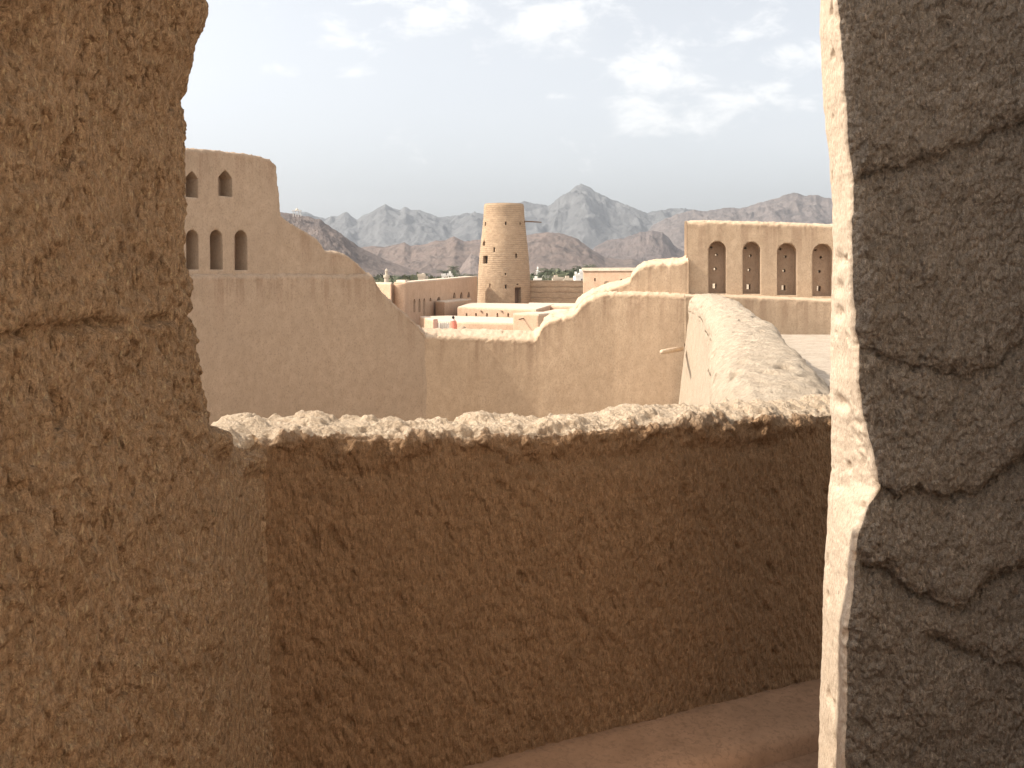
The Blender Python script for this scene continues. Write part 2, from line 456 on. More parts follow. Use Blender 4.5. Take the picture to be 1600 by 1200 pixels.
def hills(name, prof, Y0, mat, front=0.3, back=0.25, seed=0.0, n=420, rows=70, amp=0.30, rough=1.0):
    """a mountain range: its crest follows prof (px, py) at distance Y0, slopes run down to the plain on both sides"""
    prof = np.asarray(prof, float)
    px = np.linspace(prof[0, 0], prof[-1, 0], n)
    zc = (HOR - np.interp(px, prof[:, 0], prof[:, 1])) / F * Y0
    ts = np.concatenate([-np.linspace(1, 0, int(rows * .72)) ** 1.35, np.linspace(0, 1, rows - int(rows * .72) + 1)[1:]])
    PX, T = np.meshgrid(px, ts, indexing='ij')
    Yg = Y0 * (1 + np.where(T < 0, T * front, T * back))
    Xg = (PX - 800) / F * Yg
    a = np.abs(T)
    hgt = (zc - GZ)[:, None]
    sc = 6.0 / (Y0 * 0.30)
    Q = np.stack([Xg.ravel() * sc + seed, Yg.ravel() * sc * .55 + seed, np.full(Xg.size, seed)], 1)
    Q[:, 0] += 0.5 * fbm(Q * 1.3 + 3, 3)
    rg = ridged(Q, 7, .62).reshape(Xg.shape); fb = fbm(Q * 3.1 + 5, 5, .6).reshape(Xg.shape)
    shape = (1 - a) ** 1.15
    env = np.clip(a * 4, 0, 1) * (1 - a) ** .6
    Zg = GZ - 3 + (hgt + 3) * (shape + env * amp * (rg - .25) * rough) + hgt.clip(5) * 0.05 * fb * np.clip(.35 + a * 3, 0, 1) * (1 - a)
    jag = fbm(np.stack([PX.ravel() * .11 + seed, T.ravel() * 3, np.zeros(PX.size)], 1), 4, .6).reshape(PX.shape)
    Zg += hgt.clip(4) * .045 * jag * (1 - a) ** 2
    P = np.stack([Xg, Yg, Zg], 2).reshape(-1, 3)
    return struct(mesh_obj(name, P, grid_faces(n, len(ts)), mat))


FAR = [(-500, 380), (-200, 350), (100, 335), (300, 338), (440, 336), (470, 331), (480, 332), (494, 338), (508, 342), (518, 338), (526, 338), (534, 333), (542, 331), (550, 338), (558, 343),
       (568, 336), (584, 330), (592, 324), (601, 320), (610, 323), (618, 327), (626, 328), (634, 323), (642, 328), (650, 327), (670, 333), (684, 339), (704, 340), (720, 335), (730, 332),
       (736, 334), (746, 332), (754, 335), (785, 330), (805, 320), (819, 314), (831, 317), (856, 322), (875, 310), (890, 299), (900, 290), (908, 288), (919, 291), (934, 301), (950, 310),
       (969, 316), (987, 323), (1012, 334), (1025, 331), (1050, 325), (1075, 326), (1100, 331), (1300, 340), (1600, 350), (2100, 400)]
hills('far_mountains', FAR, 3500, rock_mat('far_rock', (.155, .152, .15), (.075, .074, .074), .02), .28, .15, 2.3, n=1100, rows=130, amp=.42)
RIGHT = [(820, 446), (900, 430), (960, 405), (1000, 375), (1020, 352), (1040, 342), (1060, 334), (1085, 328), (1100, 330), (1120, 327), (1140, 324), (1155, 326), (1170, 322), (1200, 313), (1215, 310),
         (1230, 303), (1243, 301), (1255, 305), (1275, 305), (1290, 309), (1330, 312), (1400, 330), (1600, 350), (2000, 400)]
hills('right_mountains', RIGHT, 2200, rock_mat('red_rock', (.185, .152, .137), (.10, .086, .08), .025), .30, .2, 5.1, n=700, rows=110, amp=.30)
hills('dark_hill', [(880, 446), (910, 410), (930, 385), (950, 375), (975, 372), (1000, 363), (1020, 360), (1035, 363), (1045, 372), (1055, 385), (1080, 400), (1130, 420), (1170, 446)], 1700,
      rock_mat('dark_rock', (.16, .125, .11), (.09, .075, .07), .03), .22, .2, 9.4, n=360, amp=.3)
hills('middle_hills', [(380, 430), (470, 405), (560, 388), (580, 384), (600, 386), (622, 381), (632, 379), (642, 384), (662, 382), (680, 376), (698, 375), (709, 369), (725, 377), (745, 375), (780, 370),
                       (820, 368), (850, 363), (875, 364), (900, 372), (925, 390), (945, 402), (975, 406), (988, 404), (1005, 411), (1040, 416), (1120, 424), (1300, 430), (1600, 438)], 1350,
      rock_mat('brown_rock', (.19, .14, .115), (.10, .078, .066), .035), .25, .2, 14.2, n=800, rows=110, amp=.32)
hills('knoll', [(695, 447), (712, 432), (724, 412), (735, 398), (746, 400), (765, 415), (790, 430), (810, 447)], 900, rock_mat('knoll_rock', (.23, .18, .155), (.13, .105, .095), .03), .16, .12, 21.0, n=140, rows=50, amp=.28)
hills('near_hill', [(-100, 350), (200, 338), (300, 330), (440, 331), (458, 334), (470, 336), (500, 343), (530, 363), (560, 385), (600, 405), (640, 420), (700, 433), (760, 442), (800, 447)], 720,
      rock_mat('near_rock', (.18, .14, .12), (.10, .08, .072), .06), .28, .25, 30.5, n=700, rows=110, amp=.24)

# ------------------------------------------------------------------ haze over the valley
bm = bmesh.new(); add_box(bm, (0, 2150, 170), (8800, 4800, 370))
hz = bm_obj('haze', bm, M['plain']); hz.data.materials.clear(); struct(hz, 'stuff')
hm = bpy.data.materials.new('valley_haze'); hm.use_nodes = True; ht = NT(hm.node_tree)
ho = ht.n('ShaderNodeOutputMaterial'); pv = ht.n('ShaderNodeVolumePrincipled')
pv.inputs['Color'].default_value = (.64, .68, .74, 1); pv.inputs['Density'].default_value = 1.55e-4; pv.inputs['Anisotropy'].default_value = 0.2
ht.l(pv.outputs[0], ho.inputs['Volume']); hz.data.materials.append(hm)

# ------------------------------------------------------------------ the ruined tower top the photograph is taken from
FLZ = -2.1
def box_struct(name, c, size, mat):
    b = bmesh.new(); add_box(b, c, size); return struct(bm_obj(name, b, mat))
box_struct('added_sky_blocker', (0.2, -1.4, -.75), (6.4, .6, 2.9), M['bounce_pale'])  # unseen wall added to hold back sky light from behind
box_struct('wall_left', (-2.2, -.05, -1.6), (1.0, 3.3, 1.3), M['near'])
box_struct('added_bounce_wall', (2.37, .85, -.05), (.8, 4.6, 5.3), M['bounce_pale'])  # unseen wall added to bounce sunlight onto the foreground
box_struct('added_sun_blocker', (-1.52, 2.83, 3.4), (.74, .70, 4.4), M['near'])  # unseen post added to keep sun off the pier face
# terrace floor, gently uneven
gx, gy = np.meshgrid(np.linspace(-3, 3.6, 180), np.linspace(-3.3, 5.6, 240), indexing='ij')
P = np.stack([gx.ravel(), gy.ravel(), np.full(gx.size, FLZ)], 1); P[:, 2] += .03 * fbm(P * 1.5, 4) + .006 * fbm(P * 14, 3)
keep = grid_faces(180, 240)
struct(mesh_obj('terrace_floor', P, keep, M['floor']))

# left wall of the opening: one thick weathered mass, rounded at its outer end
LW = smooth_path(resample([(-1.9, 1.62), (-1.22, 1.64), (-1.15, 1.72), (-1.13, 1.9), (-1.095, 2.3), (-1.07, 2.6), (-1.047, 2.86), (-1.049, 2.94), (-1.08, 3.06), (-1.35, 3.2), (-1.9, 3.18)], .006), 14)
LW = LW[::-1]                    # so that the outward normal points to the right of travel
lw_close = resample([(-1.91, 1.64), (-1.91, 2.4), (-1.91, 3.17)], .12)
def column(name, path, zs, off, disp, mat, flip=False):
    t = np.roll(path, -1, 0) - np.roll(path, 1, 0); t /= np.linalg.norm(t, axis=1)[:, None]
    n = np.stack([t[:, 1], -t[:, 0]], 1) * (-1 if flip else 1)
    S, V = len(path), len(zs); P = np.zeros((S, V, 3))
    o = off(path, zs)
    P[:, :, 0] = path[:, 0:1] + n[:, 0:1] * o; P[:, :, 1] = path[:, 1:2] + n[:, 1:2] * o; P[:, :, 2] = zs[None, :]
    d = disp(P.reshape(-1, 3)).reshape(S, V)
    P[:, :, 0] += n[:, 0:1] * d; P[:, :, 1] += n[:, 1:2] * d
    P[:, :, 2] += .35 * (d - d.mean()) * 0
    f = grid_faces(S, V, True)
    if not flip: f = [q[::-1] for q in f]
    f.append(tuple(i * V for i in range(S))); f.append(tuple(i * V + V - 1 for i in range(S))[::-1])
    return mesh_obj(name, P.reshape(-1, 3), f, mat)


def rough_disp(P, seed=0.0, big=.03, mid=.014, small=.011, pit=.03, st=.6):
    Q = P * np.array([1, 1, st]) + seed
    d = big * fbm(Q * 2.6, 3) + mid * ridged(Q * 10 + 3, 4, .6) + small * fbm(Q * 32, 3, .7) * 1.8
    p1 = pn(Q * 15 + 40); d -= pit * .6 * sstep(p1, .2, .40) * sstep(fbm(P * 2.7 + 70 + seed, 2), -.15, .2); p3 = pn(Q * 26 + 10); d -= pit * .4 * sstep(p3, .2, .4)
    cl = sstep(fbm(P * 2.1 + 55 + seed, 2), -.28, .22); d = d * (.75 + .35 * cl)
    p2 = pn(P * np.array([7, 7, 5]) + 90 + seed); d -= pit * 1.3 * sstep(p2, .42, .62)
    return d


def lw_disp(P):
    d = rough_disp(P, 1.0, .03, .027, .019, .06, .5)
    fl = fbm(P * np.array([5, 5, 3.2]) + 17, 5, .6); d += .013 * sstep(fl, -.02, .03) + .010 * sstep(fl, .14, .18)
    # the groove between two lifts of mud, and a few deep holes
    zg = (HOR - 505) / F * 2.5 + .05 * fbm(P * np.array([4, 4, 0]), 4, .6)
    g = np.exp(-((P[:, 2] - zg) / .014) ** 2); d -= .035 * g * sstep(fbm(P * np.array([5, 5, 1]) + 8, 3), -.2, .12)
    d += .006 * np.exp(-((P[:, 2] - zg - .05) / .05) ** 2)
    for px, py, Yq, r, dep in ((215, 370, 2.62, .020, .05), (212, 435, 2.62, .017, .05), (95, 1085, 2.25, .035, .07), (270, 345, 2.85, .018, .04), (320, 1065, 2.95, .03, .05), (60, 50, 2.1, .05, .06), (180, 20, 2.5, .05, .05), (272, 950, 2.85, .022, .05)):
        c = np.array([X(px, Yq), Yq, Z(py, Yq)]); q = (P - c) * np.array([.4, 1, .55])
        d -= dep * np.exp(-(q ** 2).sum(1) / r ** 2)
    return d


lw_z = np.concatenate([np.linspace(-2.2, -2.0, 8)[:-1], np.arange(-2.0, 1.0, .006), np.linspace(1.0, 1.25, 12)])
LWO_Z = [-2.2, -1, -.6, -.457, -.417, -.24, -.083, .055, .25, .45, .547, .645, .72, .84, 1.0, 1.6, 5.5]
LWO = [.155, .12, .098, .08, .073, .045, .03, .01, .004, -.002, .004, .026, .04, .073, .06, .0, .0]
lw_path = np.concatenate([lw_close[1:-1], LW])
lw = column('mud_wall', lw_path, lw_z, lambda p, z: np.interp(z, LWO_Z, LWO)[None, :] * np.ones((len(p), 1)), lw_disp, M['near'], flip=True)
tag(lw, 'coarse brown mud wall filling the left side of the picture, cracked by one level groove', 'mud wall')

# right pier: pale sunlit reveal, grey shaded face built up of bulging courses
pb_y = [-200, 0, 50, 100, 200, 300, 400, 500, 600, 645, 700, 735, 765, 790, 830, 900, 1000, 1100, 1200, 1300]
pb_x = [1300, 1305, 1307, 1315, 1322, 1328, 1330, 1334, 1338, 1344, 1360, 1368, 1371, 1352, 1338, 1330, 1322, 1320, 1316, 1312]
ps_y = [-200, 0, 60, 130, 200, 260, 300, 400, 500, 600, 700, 760, 900, 1050, 1200, 1300]
ps_x = [1280, 1279, 1277, 1281, 1287, 1293, 1296, 1298, 1294, 1292, 1292, 1290, 1283, 1279, 1272, 1268]
YF, YB = 3.40, 3.75
pier_z = np.concatenate([np.arange(-2.15, 1.05, .0062), np.linspace(1.05, 2.8, 40)])
pyF, pyB = HOR - pier_z * F / YF, HOR - pier_z * F / YB
xF = (np.interp(pyF, pb_y, pb_x) - 800) / F * YF
xB = (np.interp(pyB, ps_y, ps_x) - 800) / F * YB
zz3 = np.stack([pier_z * 5, pier_z * 0 + 3.3, pier_z * 0], 1)
xF = xF + .022 * fbm(zz3, 4, .65); xB = xB + .014 * fbm(zz3 * 1.3 + 9, 4, .65)
GROOVES = [([(1325, 282), (1360, 270), (1400, 262), (1470, 238), (1540, 212), (1610, 186)], 1.0),
           ([(1325, 520), (1345, 538), (1385, 556), (1420, 566), (1500, 586), (1545, 572), (1610, 520)], .8),
           ([(1345, 700), (1372, 755), (1400, 774), (1430, 754), (1485, 778), (1520, 770), (1570, 730), (1610, 705)], 1.3),
           ([(1340, 880), (1385, 890), (1410, 916), (1480, 946), (1508, 940), (1540, 905), (1610, 880)], 1.4),
           ([(1440, 985), (1495, 1012), (1550, 1028), (1610, 1046)], 1.0)]


def pier_mesh():
    nr, nf, nb = 46, 200, 10
    V = len(pier_z)
    cols = []
    for k in range(nb): cols.append((np.full(V, 2.45) + (xB + .08 - 2.45) * (k / nb), np.full(V, YB + .10), 0))
    # reveal from its outer edge to the front corner, both corners a little rounded
    for k in range(nr + 1):
        f = k / nr
        x = xB + (xF - xB) * f; y = YB + (YF - YB) * f
        x = x + .05 * max(0, (.12 - f) / .12) ** 2 + .012 * max(0, (f - .9) / .1) ** 2
        cols.append((x, np.full(V, y), 1))
    for k in range(1, nf + 1):
        f = k / nf
        cols.append((xF + .012 + (2.3 - xF) * f, np.full(V, YF - .02 * f), 2))
    cols.append((np.full(V, 2.45), np.full(V, YF - .02), 0))
    P = np.stack([np.stack([c[0], c[1], pier_z], 1) for c in cols])
    kind = np.repeat(np.array([c[2] for c in cols])[:, None], V, 1)
    N = grid_normals(P, True); N[:, :, 2] = 0; N /= np.linalg.norm(N, axis=2)[:, :, None] + 1e-9
    # outward check
    if N[nb + nr // 2, V // 2, 0] > 0: N = -N
    Q = P.reshape(-1, 3); kk = kind.reshape(-1)
    dF = rough_disp(Q, 5.0, .055, .024, .019, .022, .65)
    fl = fbm(Q * np.array([6, 6, 5]) + 47, 5, .6); dF += .010 * sstep(fl, -.02, .03)
    px = 800 + F * Q[:, 0] / YF; py = HOR - Q[:, 2] * F / YF
    for line, wt in GROOVES:
        L = np.asarray(line, float)
        gy = np.interp(px, L[:, 0], L[:, 1]) + 26 * fbm(np.stack([px * .035, Q[:, 2] * 3, px * 0 + L[0, 1]], 1), 4, .6)
        e = (py - gy) * YF / F                       # metres below the groove
        on = sstep(px, L[0, 0] - 5, L[0, 0] + 25)
        dF += on * wt * (-.02 * np.exp(-(e / .034) ** 2) * sstep(fbm(Q * 6 + 33, 3), -.35, .15) + .018 * np.exp(np.minimum(e, 0) / .16) * sstep(-e, -.02, .05) - .025 * np.exp(-np.maximum(e, 0) / .10) * (e >= 0))
    dR = .014 * fbm(Q * 5, 3) + .005 * fbm(Q * 22, 3)
    pt1 = pn(Q * np.array([14, 14, 11]) + 60); dR -= .03 * sstep(pt1, .30, .5)
    # broken patch low on the arris
    c = np.array([1.24, 3.45, Z(690, 3.45)]); q = (Q - c) * np.array([1, .7, .45])
    m = np.exp(-(q ** 2).sum(1) / .06 ** 2); dR += m * (.035 * ridged(Q * 16, 3) - .03)
    for py0, dp in ((405, .02), (450, .02), (490, .025), (630, .03), (760, .03), (65, .02), (20, .03)):
        c = np.array([1.22, 3.6, Z(py0, 3.6)]); q = (Q - c) * np.array([1, .45, 1]); dR -= dp * np.exp(-(q ** 2).sum(1) / .028 ** 2)
    d = np.where(kk == 2, dF, np.where(kk == 1, dR, 0)).reshape(kind.shape)
    # blend across the arris
    i0 = nb + nr
    for s in range(-6, 7):
        f = (s + 6) / 12
        d[i0 + s] = (1 - f) * dR.reshape(kind.shape)[i0 + s] + f * dF.reshape(kind.shape)[i0 + s]
    P = P + N * d[:, :, None]
    S = len(cols)
    f = grid_faces(S, V, True); f.append(tuple(i * V for i in range(S))); f.append(tuple(i * V + V - 1 for i in range(S))[::-1])
    return P.reshape(-1, 3), f


pv_, pf_ = pier_mesh()
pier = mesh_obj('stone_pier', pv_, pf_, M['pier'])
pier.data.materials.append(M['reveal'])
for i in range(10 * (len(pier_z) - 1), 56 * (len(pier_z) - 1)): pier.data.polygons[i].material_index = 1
tag(pier, 'dark grey lumpy pier filling the right edge, its pale inner strip in full sun', 'stone pier')

# ------------------------------------------------------------------ near parapet with its return to the left wall
pp = smooth_path(resample([(-1.12, 1.6), (-1.03, 2.4), (-.955, 2.85), (-.955, 3.30), (-.955, 3.53), (-.70, 3.68), (-.08, 4.0), (1.53, 4.80), (2.3, 5.2)], .0068), 260)


def parapet_disp(P, B):
    Q = P * np.array([1, 1, .5]); sk = P.copy(); sk[:, 0] += .35 * P[:, 2]
    Qs = sk * np.array([1, 1, .42])
    d = .022 * fbm(Q * 2.2 + 20, 3) + .013 * ridged(Qs * 14 + 3, 4, .6) + .013 * fbm(Qs * 40, 3, .6) * 1.6
    d -= .014 * sstep(pn(Qs * 23 + 40), .22, .45)
    top = sstep(-B, -.16, -.02)
    Qt = P * np.array([1, 1, 1.6])
    d = d + top * (.03 * ridged(Qt * np.array([2.0, 2.0, 3]) + 2, 3, .6) + .016 * fbm(Qt * 15, 4, .65) - .022 * sstep(pn(Qt * 13 + 9), .2, .45) - .02)
    # lumps of mud that have slumped over the edge
    edge = np.exp(-((B - .05) / .07) ** 2)
    d += edge * (.05 * sstep(fbm(P * np.array([6, 6, 7]) + 31, 4), -.1, .22) - .014)
    d -= .02 * np.exp(-((B - .15) / .04) ** 2) * sstep(fbm(P * 4, 2), -.1, .2)
    return d


ppz = -.635 + .05 * (1 - sstep(pp[:, 0], -.9, .1)) + .16 * sstep(-pp[:, 1], -3.42, -2.85) * (pp[:, 0] < -.85) - .07 * np.clip(np.arange(len(pp)) / len(pp), 0, 1) ** 2 + .018 * fbm(np.stack([pp[:, 0] * 3, pp[:, 1] * 3, pp[:, 0] * 0], 1), 3)
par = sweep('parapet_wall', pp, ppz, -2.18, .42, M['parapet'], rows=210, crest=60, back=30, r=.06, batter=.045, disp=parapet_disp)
ic = int(np.argmin(np.abs(pp[:, 0] + pp[:, 1] * 0 - -.915) + 9 * (pp[:, 1] < 3.3)))
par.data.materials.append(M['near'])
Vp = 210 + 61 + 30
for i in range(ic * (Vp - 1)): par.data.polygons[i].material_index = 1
par.data.materials.append(M['sun_crest'])
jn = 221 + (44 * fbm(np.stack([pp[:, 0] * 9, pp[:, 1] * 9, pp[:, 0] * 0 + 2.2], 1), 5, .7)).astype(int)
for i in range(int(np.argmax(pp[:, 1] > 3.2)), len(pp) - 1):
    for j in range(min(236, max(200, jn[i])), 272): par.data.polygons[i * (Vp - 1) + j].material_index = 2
tag(par, 'waist high brown mud parapet in shade with a lumpy sunlit crest, right in front of the opening', 'parapet wall')
# smooth plinth along its foot
t_ = np.gradient(pp, axis=0); t_ /= np.linalg.norm(t_, axis=1)[:, None]; n_ = np.stack([t_[:, 1], -t_[:, 0]], 1)
sel = slice(120, len(pp), 4)
prof = [(-.10, -2.15), (-.10, -1.985), (.06, -1.985), (.10, -1.992), (.2, -2.0), (.30, -2.01), (.335, -2.02), (.36, -2.05), (.375, -2.16)]
pl = np.stack([np.stack([pp[sel][:, 0] + n_[sel][:, 0] * (o + .06), pp[sel][:, 1] + n_[sel][:, 1] * (o + .06), np.full(len(pp[sel]), z)], 1) for o, z in prof], 1)
pl[:, 2:, 2] += .012 * fbm(pl[:, 2:].reshape(-1, 3) * 5, 3).reshape(pl.shape[0], -1)
S_, V_ = pl.shape[:2]
plf = [q[::-1] for q in grid_faces(S_, V_)] + [tuple(range(V_)), tuple((S_ - 1) * V_ + j for j in range(V_))[::-1]]
plo = mesh_obj('plinth', pl.reshape(-1, 3), plf, M['plinth'], par)
# solid tower under the terrace
bm = bmesh.new(); add_prism(bm, [(-2.6, -3.8), (2.9, -3.8), (2.9, 5.3), (2.2, 5.35), (-.2, 4.2), (-1.2, 3.7), (-2.6, 3.3)], GZ - .5, -2.2)
tb = bm_obj('wall_below_terrace', bm, M['far']); struct(tb)

# ------------------------------------------------------------------ great curtain wall beyond
PL_PX = [120, 200, 283, 440, 520, 600, 660, 750, 840, 960, 1070, 1180, 1300, 1450]
PL_Y = [14.6, 15.5, 16.5, 18.4, 19.3, 20.0, 20.4, 20.7, 20.7, 20.55, 20.25, 20.1, 19.9, 19.6]
def depth(px): return np.interp(px, PL_PX, PL_Y)


def profile_path(prof, step_px=2.5, setback=0.0, sm=2):
    """(px, py) profile -> plan path and top heights; steep steps get as many samples as level runs"""
    q = resample(prof, step_px)
    Yq = depth(q[:, 0]); path = np.stack([(q[:, 0] - 800) / F * Yq, Yq], 1)
    k = 9
    ps = path.copy()
    t = np.gradient(ps, axis=0); ln = np.linalg.norm(t, axis=1)
    # tangents from the smooth plan, not from the profile steps
    e = 6.0
    a = np.stack([(q[:, 0] - e - 800) / F * depth(q[:, 0] - e), depth(q[:, 0] - e)], 1); b = np.stack([(q[:, 0] + e - 800) / F * depth(q[:, 0] + e), depth(q[:, 0] + e)], 1)
    t = b - a; t /= np.linalg.norm(t, axis=1)[:, None]; n = np.stack([t[:, 1], -t[:, 0]], 1)
    z = (HOR - q[:, 1]) / F * Yq
    # keep px strictly rising so that tangents stay finite
    path = path - n * setback + t * (np.arange(len(q))[:, None] * 1e-5)
    return path, z, n


def far_disp(amp=.02, crest=.05):
    def f(P, B):
        d = amp * fbm(P * np.array([.9, .9, .7]), 3) + amp * .25 * fbm(P * 5, 3)
        top = sstep(-B, -.14, -.01)
        d += top * crest * (ridged(P * 4.5, 4, .65) * .55 + fbm(P * 14, 3, .7) - .2)
        d -= top * crest * .6 * sstep(pn(P * 6 + 5), .2, .4)
        return d
    return f


def pt_on(px):
    """front point and frame of the curtain wall at a photo column"""
    Yq = float(depth(px)); e = 6
    a = Vector((X(px - e, float(depth(px - e))), float(depth(px - e)), 0)); b = Vector((X(px + e, float(depth(px + e))), float(depth(px + e)), 0))
    t = (b - a).normalized(); n = Vector((t.y, -t.x, 0))
    return Vector((X(px, Yq), Yq, 0)), t, n, Yq


LEFT_LOW = [(120, 428), (583, 429), (590, 444), (598, 456), (610, 468), (635, 490), (652, 506), (664, 522), (672, 545)]
LEFT_UP = [(120, 228), (283, 230), (340, 233), (400, 240), (428, 247), (436, 256), (439, 290), (443, 335), (455, 345), (475, 357), (500, 372), (510, 386), (514, 392), (530, 392), (545, 397), (560, 408), (575, 424), (584, 430)]
root = thing('fortress_wall', 'tall brown fortress wall at left with two rows of arched niches and a broken stepped end', 'fortress wall', (X(440, 18.4), 18.4, GZ))
p, z, n = profile_path(LEFT_LOW, 2.2)
lo = sweep('lower_wall', p, z, GZ - .3, .85, M['far_left'], rows=60, crest=16, back=14, r=.10, batter=.02, disp=far_disp(.03, .06), front_pow=2.2, tilt=.12)
p, z, n = profile_path(LEFT_UP, 2.2, setback=.10)
up = sweep('upper_wall', p, z, -.6, .62, M['far_left'], rows=56, crest=16, back=12, r=.07, batter=.012, disp=far_disp(.02, .05))


def niche(wall, root, px0, px1, py0, py1, kind, depth_m, set_back, mat, through=False, holes=(), thick=.62):
    pxm = (px0 + px1) / 2; c, t, nn, Yq = pt_on(pxm)
    c = c - nn * set_back; c.z = Z(py1, Yq)
    wd = (px1 - px0) / F * Yq * 1.04 / max(.55, abs(t.x) + .12); wd = (px1 - px0) / F * Yq / max(.5, (t.x - (pxm - 800) / F * t.y))
    ht = (py1 - py0) / F * Yq
    cut = bmesh.new(); add_extrude(cut, arch_outline(wd, ht, kind, 14), c, t, -nn, -.4, depth_m if not through else thick + .6)
    carve(wall, cut)
    d1 = depth_m + .12 if not through else thick - .02
    pl = bmesh.new(); add_extrude(pl, arch_outline(wd + .03, ht + .03, kind, 14), c - Vector((0, 0, .015)), t, -nn, depth_m - (.02 if not through else 0), d1)
    o = bm_obj('niche', pl, mat)
    if holes:
        hb = bmesh.new()
        for hi, (hx, hy, hw, hh, hk) in enumerate(holes):
            hc = c + t * ((hx - pxm) / F * Yq); hc.z = Z(hy + hh / 2, Yq)
            add_extrude(hb, arch_outline(hw / F * Yq, hh / F * Yq, hk), hc, t, -nn, depth_m - .3, d1 + .4 if hi else d1 - .1)
        carve(o, hb)
    adopt(o, root)
    return o


for a, b, y0, y1, k in ((296, 315.5, 267, 308, 'pointed'), (347, 368.5, 265.5, 306.5, 'pointed'), (296, 315, 359, 421, 'round'), (333, 352.5, 359, 421, 'round'), (371, 391, 360, 422, 'round'), (205, 226, 268, 309, 'pointed'), (215, 235, 359, 421, 'round')):
    niche(up, root, a, b, y0, y1, k, .34, .10, M['niche'])
adopt(lo, root); adopt(up, root)

MID = [(652, 545), (658, 527), (668, 525), (750, 527), (836, 530), (840, 524), (848, 509), (858, 501), (875, 496), (898, 490), (904, 481), (914, 471), (928, 463), (945, 458), (965, 457), (1010, 458), (1071, 461)]
root = thing('curtain_wall', 'streaked beige curtain wall with a low dip in its middle and a stair of curves rising to the right', 'curtain wall', (X(840, 20.7), 20.7, GZ))
p, z, n = profile_path(MID, 2.0)
mid = sweep('lower_wall', p, z, GZ - .3, .80, M['far'], rows=64, crest=20, back=12, r=.10, batter=.02, disp=far_disp(.025, .06), front_pow=2.2, tilt=np.interp(p[:, 0], [0.5, 1.2, 2.2], [.16, .13, .06]))
adopt(mid, root)
UPR = [(886, 500), (896, 487), (903, 474), (918, 463), (950, 451), (982, 440), (986, 430), (996, 420), (1006, 414), (1030, 411), (1060, 410), (1077, 405)]
p, z, n = profile_path(UPR, 2.0, setback=.24)
upr = sweep('upper_wall', p, z, -1.6, .55, M['far'], rows=30, crest=18, back=10, r=.09, batter=.012, disp=far_disp(.02, .06), tilt=.12)
adopt(upr, root)
# bleached pole through the wall
c, t, nn, Yq = pt_on(1062)
a0 = pt(1064, 545, 19.75); a1 = pt(1034, 550, 18.4)
bm = bmesh.new(); add_tube(bm, [a0, (a0 + a1) / 2, a1], [.05, .05, .045], 10)
sp = bm_obj('waterspout', bm, M['pale_wood'], smooth=True); adopt(sp, root)

# arcaded block at right
ARC = [(1075, 345), (1110, 344), (1180, 346), (1300, 350), (1460, 354)]
root = thing('arcade_wall', 'tall beige wall at right with a row of arched niches pierced by small loopholes', 'arcade wall', (X(1180, 18.8), 18.8, -1.2))
p, z, n = profile_path(ARC, 2.2, setback=.42)
arc = sweep('upper_wall', p, z, -1.3, .62, M['far'], rows=44, crest=18, back=12, r=.08, batter=.008, disp=far_disp(.015, .06), tilt=.05)
H1 = lambda x, d: [(x - 7, 385 + d, 4.2, 3.2, 'disc'), (x + 1, 397 + d, 4.2, 4.2, 'disc'), (x - 1, 420 + d, 5, 5, 'disc'), (x - 2, 447.5 + d, 6, 8, 'square')]
for k, (a, b, y0, y1) in enumerate(((1110, 1138.5, 376, 459), (1164.5, 1193, 377, 460), (1218.5, 1250.5, 379, 462), (1275, 1308, 380, 464))):
    niche(arc, root, a, b, y0, y1, 'round', .30, .42, M['niche'], True, H1((a + b) / 2, k * 1.4))
adopt(arc, root)
LEDGE = [(1069, 461), (1130, 462), (1180, 464), (1300, 469), (1460, 474)]
p, z, n = profile_path(LEDGE, 2.2)
led = sweep('ledge_wall', p, z, -1.6, .46, M['far'], rows=30, crest=12, back=6, r=.04, batter=.02, disp=far_disp(.015, .025), tilt=.03)
adopt(led, root)
# sunlit terrace at its foot
bm = bmesh.new(); add_prism(bm, [(3.2, 8.5), (12, 8.5), (12, 19), (4.4, 19.2)], GZ, -1.21)
struct(bm_obj('upper_terrace', bm, M['terrace']))
# added wall that makes the loopholes show bright
bm = bmesh.new(); add_box(bm, (6.83, 23.4, -4.0), (6.6, .5, 9.8), R(-62))
tag(bm_obj('added_loophole_backing', bm, M['lit']), 'added pale sunlit wall that makes the loopholes of the arched niches show bright', 'added wall')

# bright sunlit wall running from the parapet to the curtain wall
bw = smooth_path(resample([(1.12, 5.06), (1.32, 6.3), (1.80, 8.6), (2.72, 13), (3.52, 17.8), (3.68, 19.95)], .03), 40)
bw = bw[::-1]
def bright_disp(P, B):
    d = .04 * fbm(P * .9 + 3, 3) + .012 * fbm(P * 6, 3)
    top = sstep(-B, -.75, -.0)
    Q = P * np.array([1, .8, 1])
    d += top * (.035 * ridged(Q * 4 + 2, 3) + .035 * fbm(Q * 14, 3)) - .07 * (top + .04) * sstep(pn(Q * 7 + 77), .26, .38)
    d += top * .05 * sstep(pn(P * np.array([1.1, .6, 1.1]) + 5), .1, .4)
    return d
bwz = np.interp(bw[:, 1], [4.8, 6.4, 10, 14, 17, 19.9], [-.80, -.60, -.60, -.58, -.50, -.44]) + .03 * fbm(np.stack([bw[:, 1] * .8, bw[:, 1] * 0, bw[:, 1] * 0], 1), 3)
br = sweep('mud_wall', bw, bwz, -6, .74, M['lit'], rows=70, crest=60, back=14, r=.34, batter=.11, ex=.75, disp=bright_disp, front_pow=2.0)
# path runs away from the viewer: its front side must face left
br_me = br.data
tag(br, 'blazing sunlit pale wall with a pitted rounded crest running back from the parapet', 'mud wall')


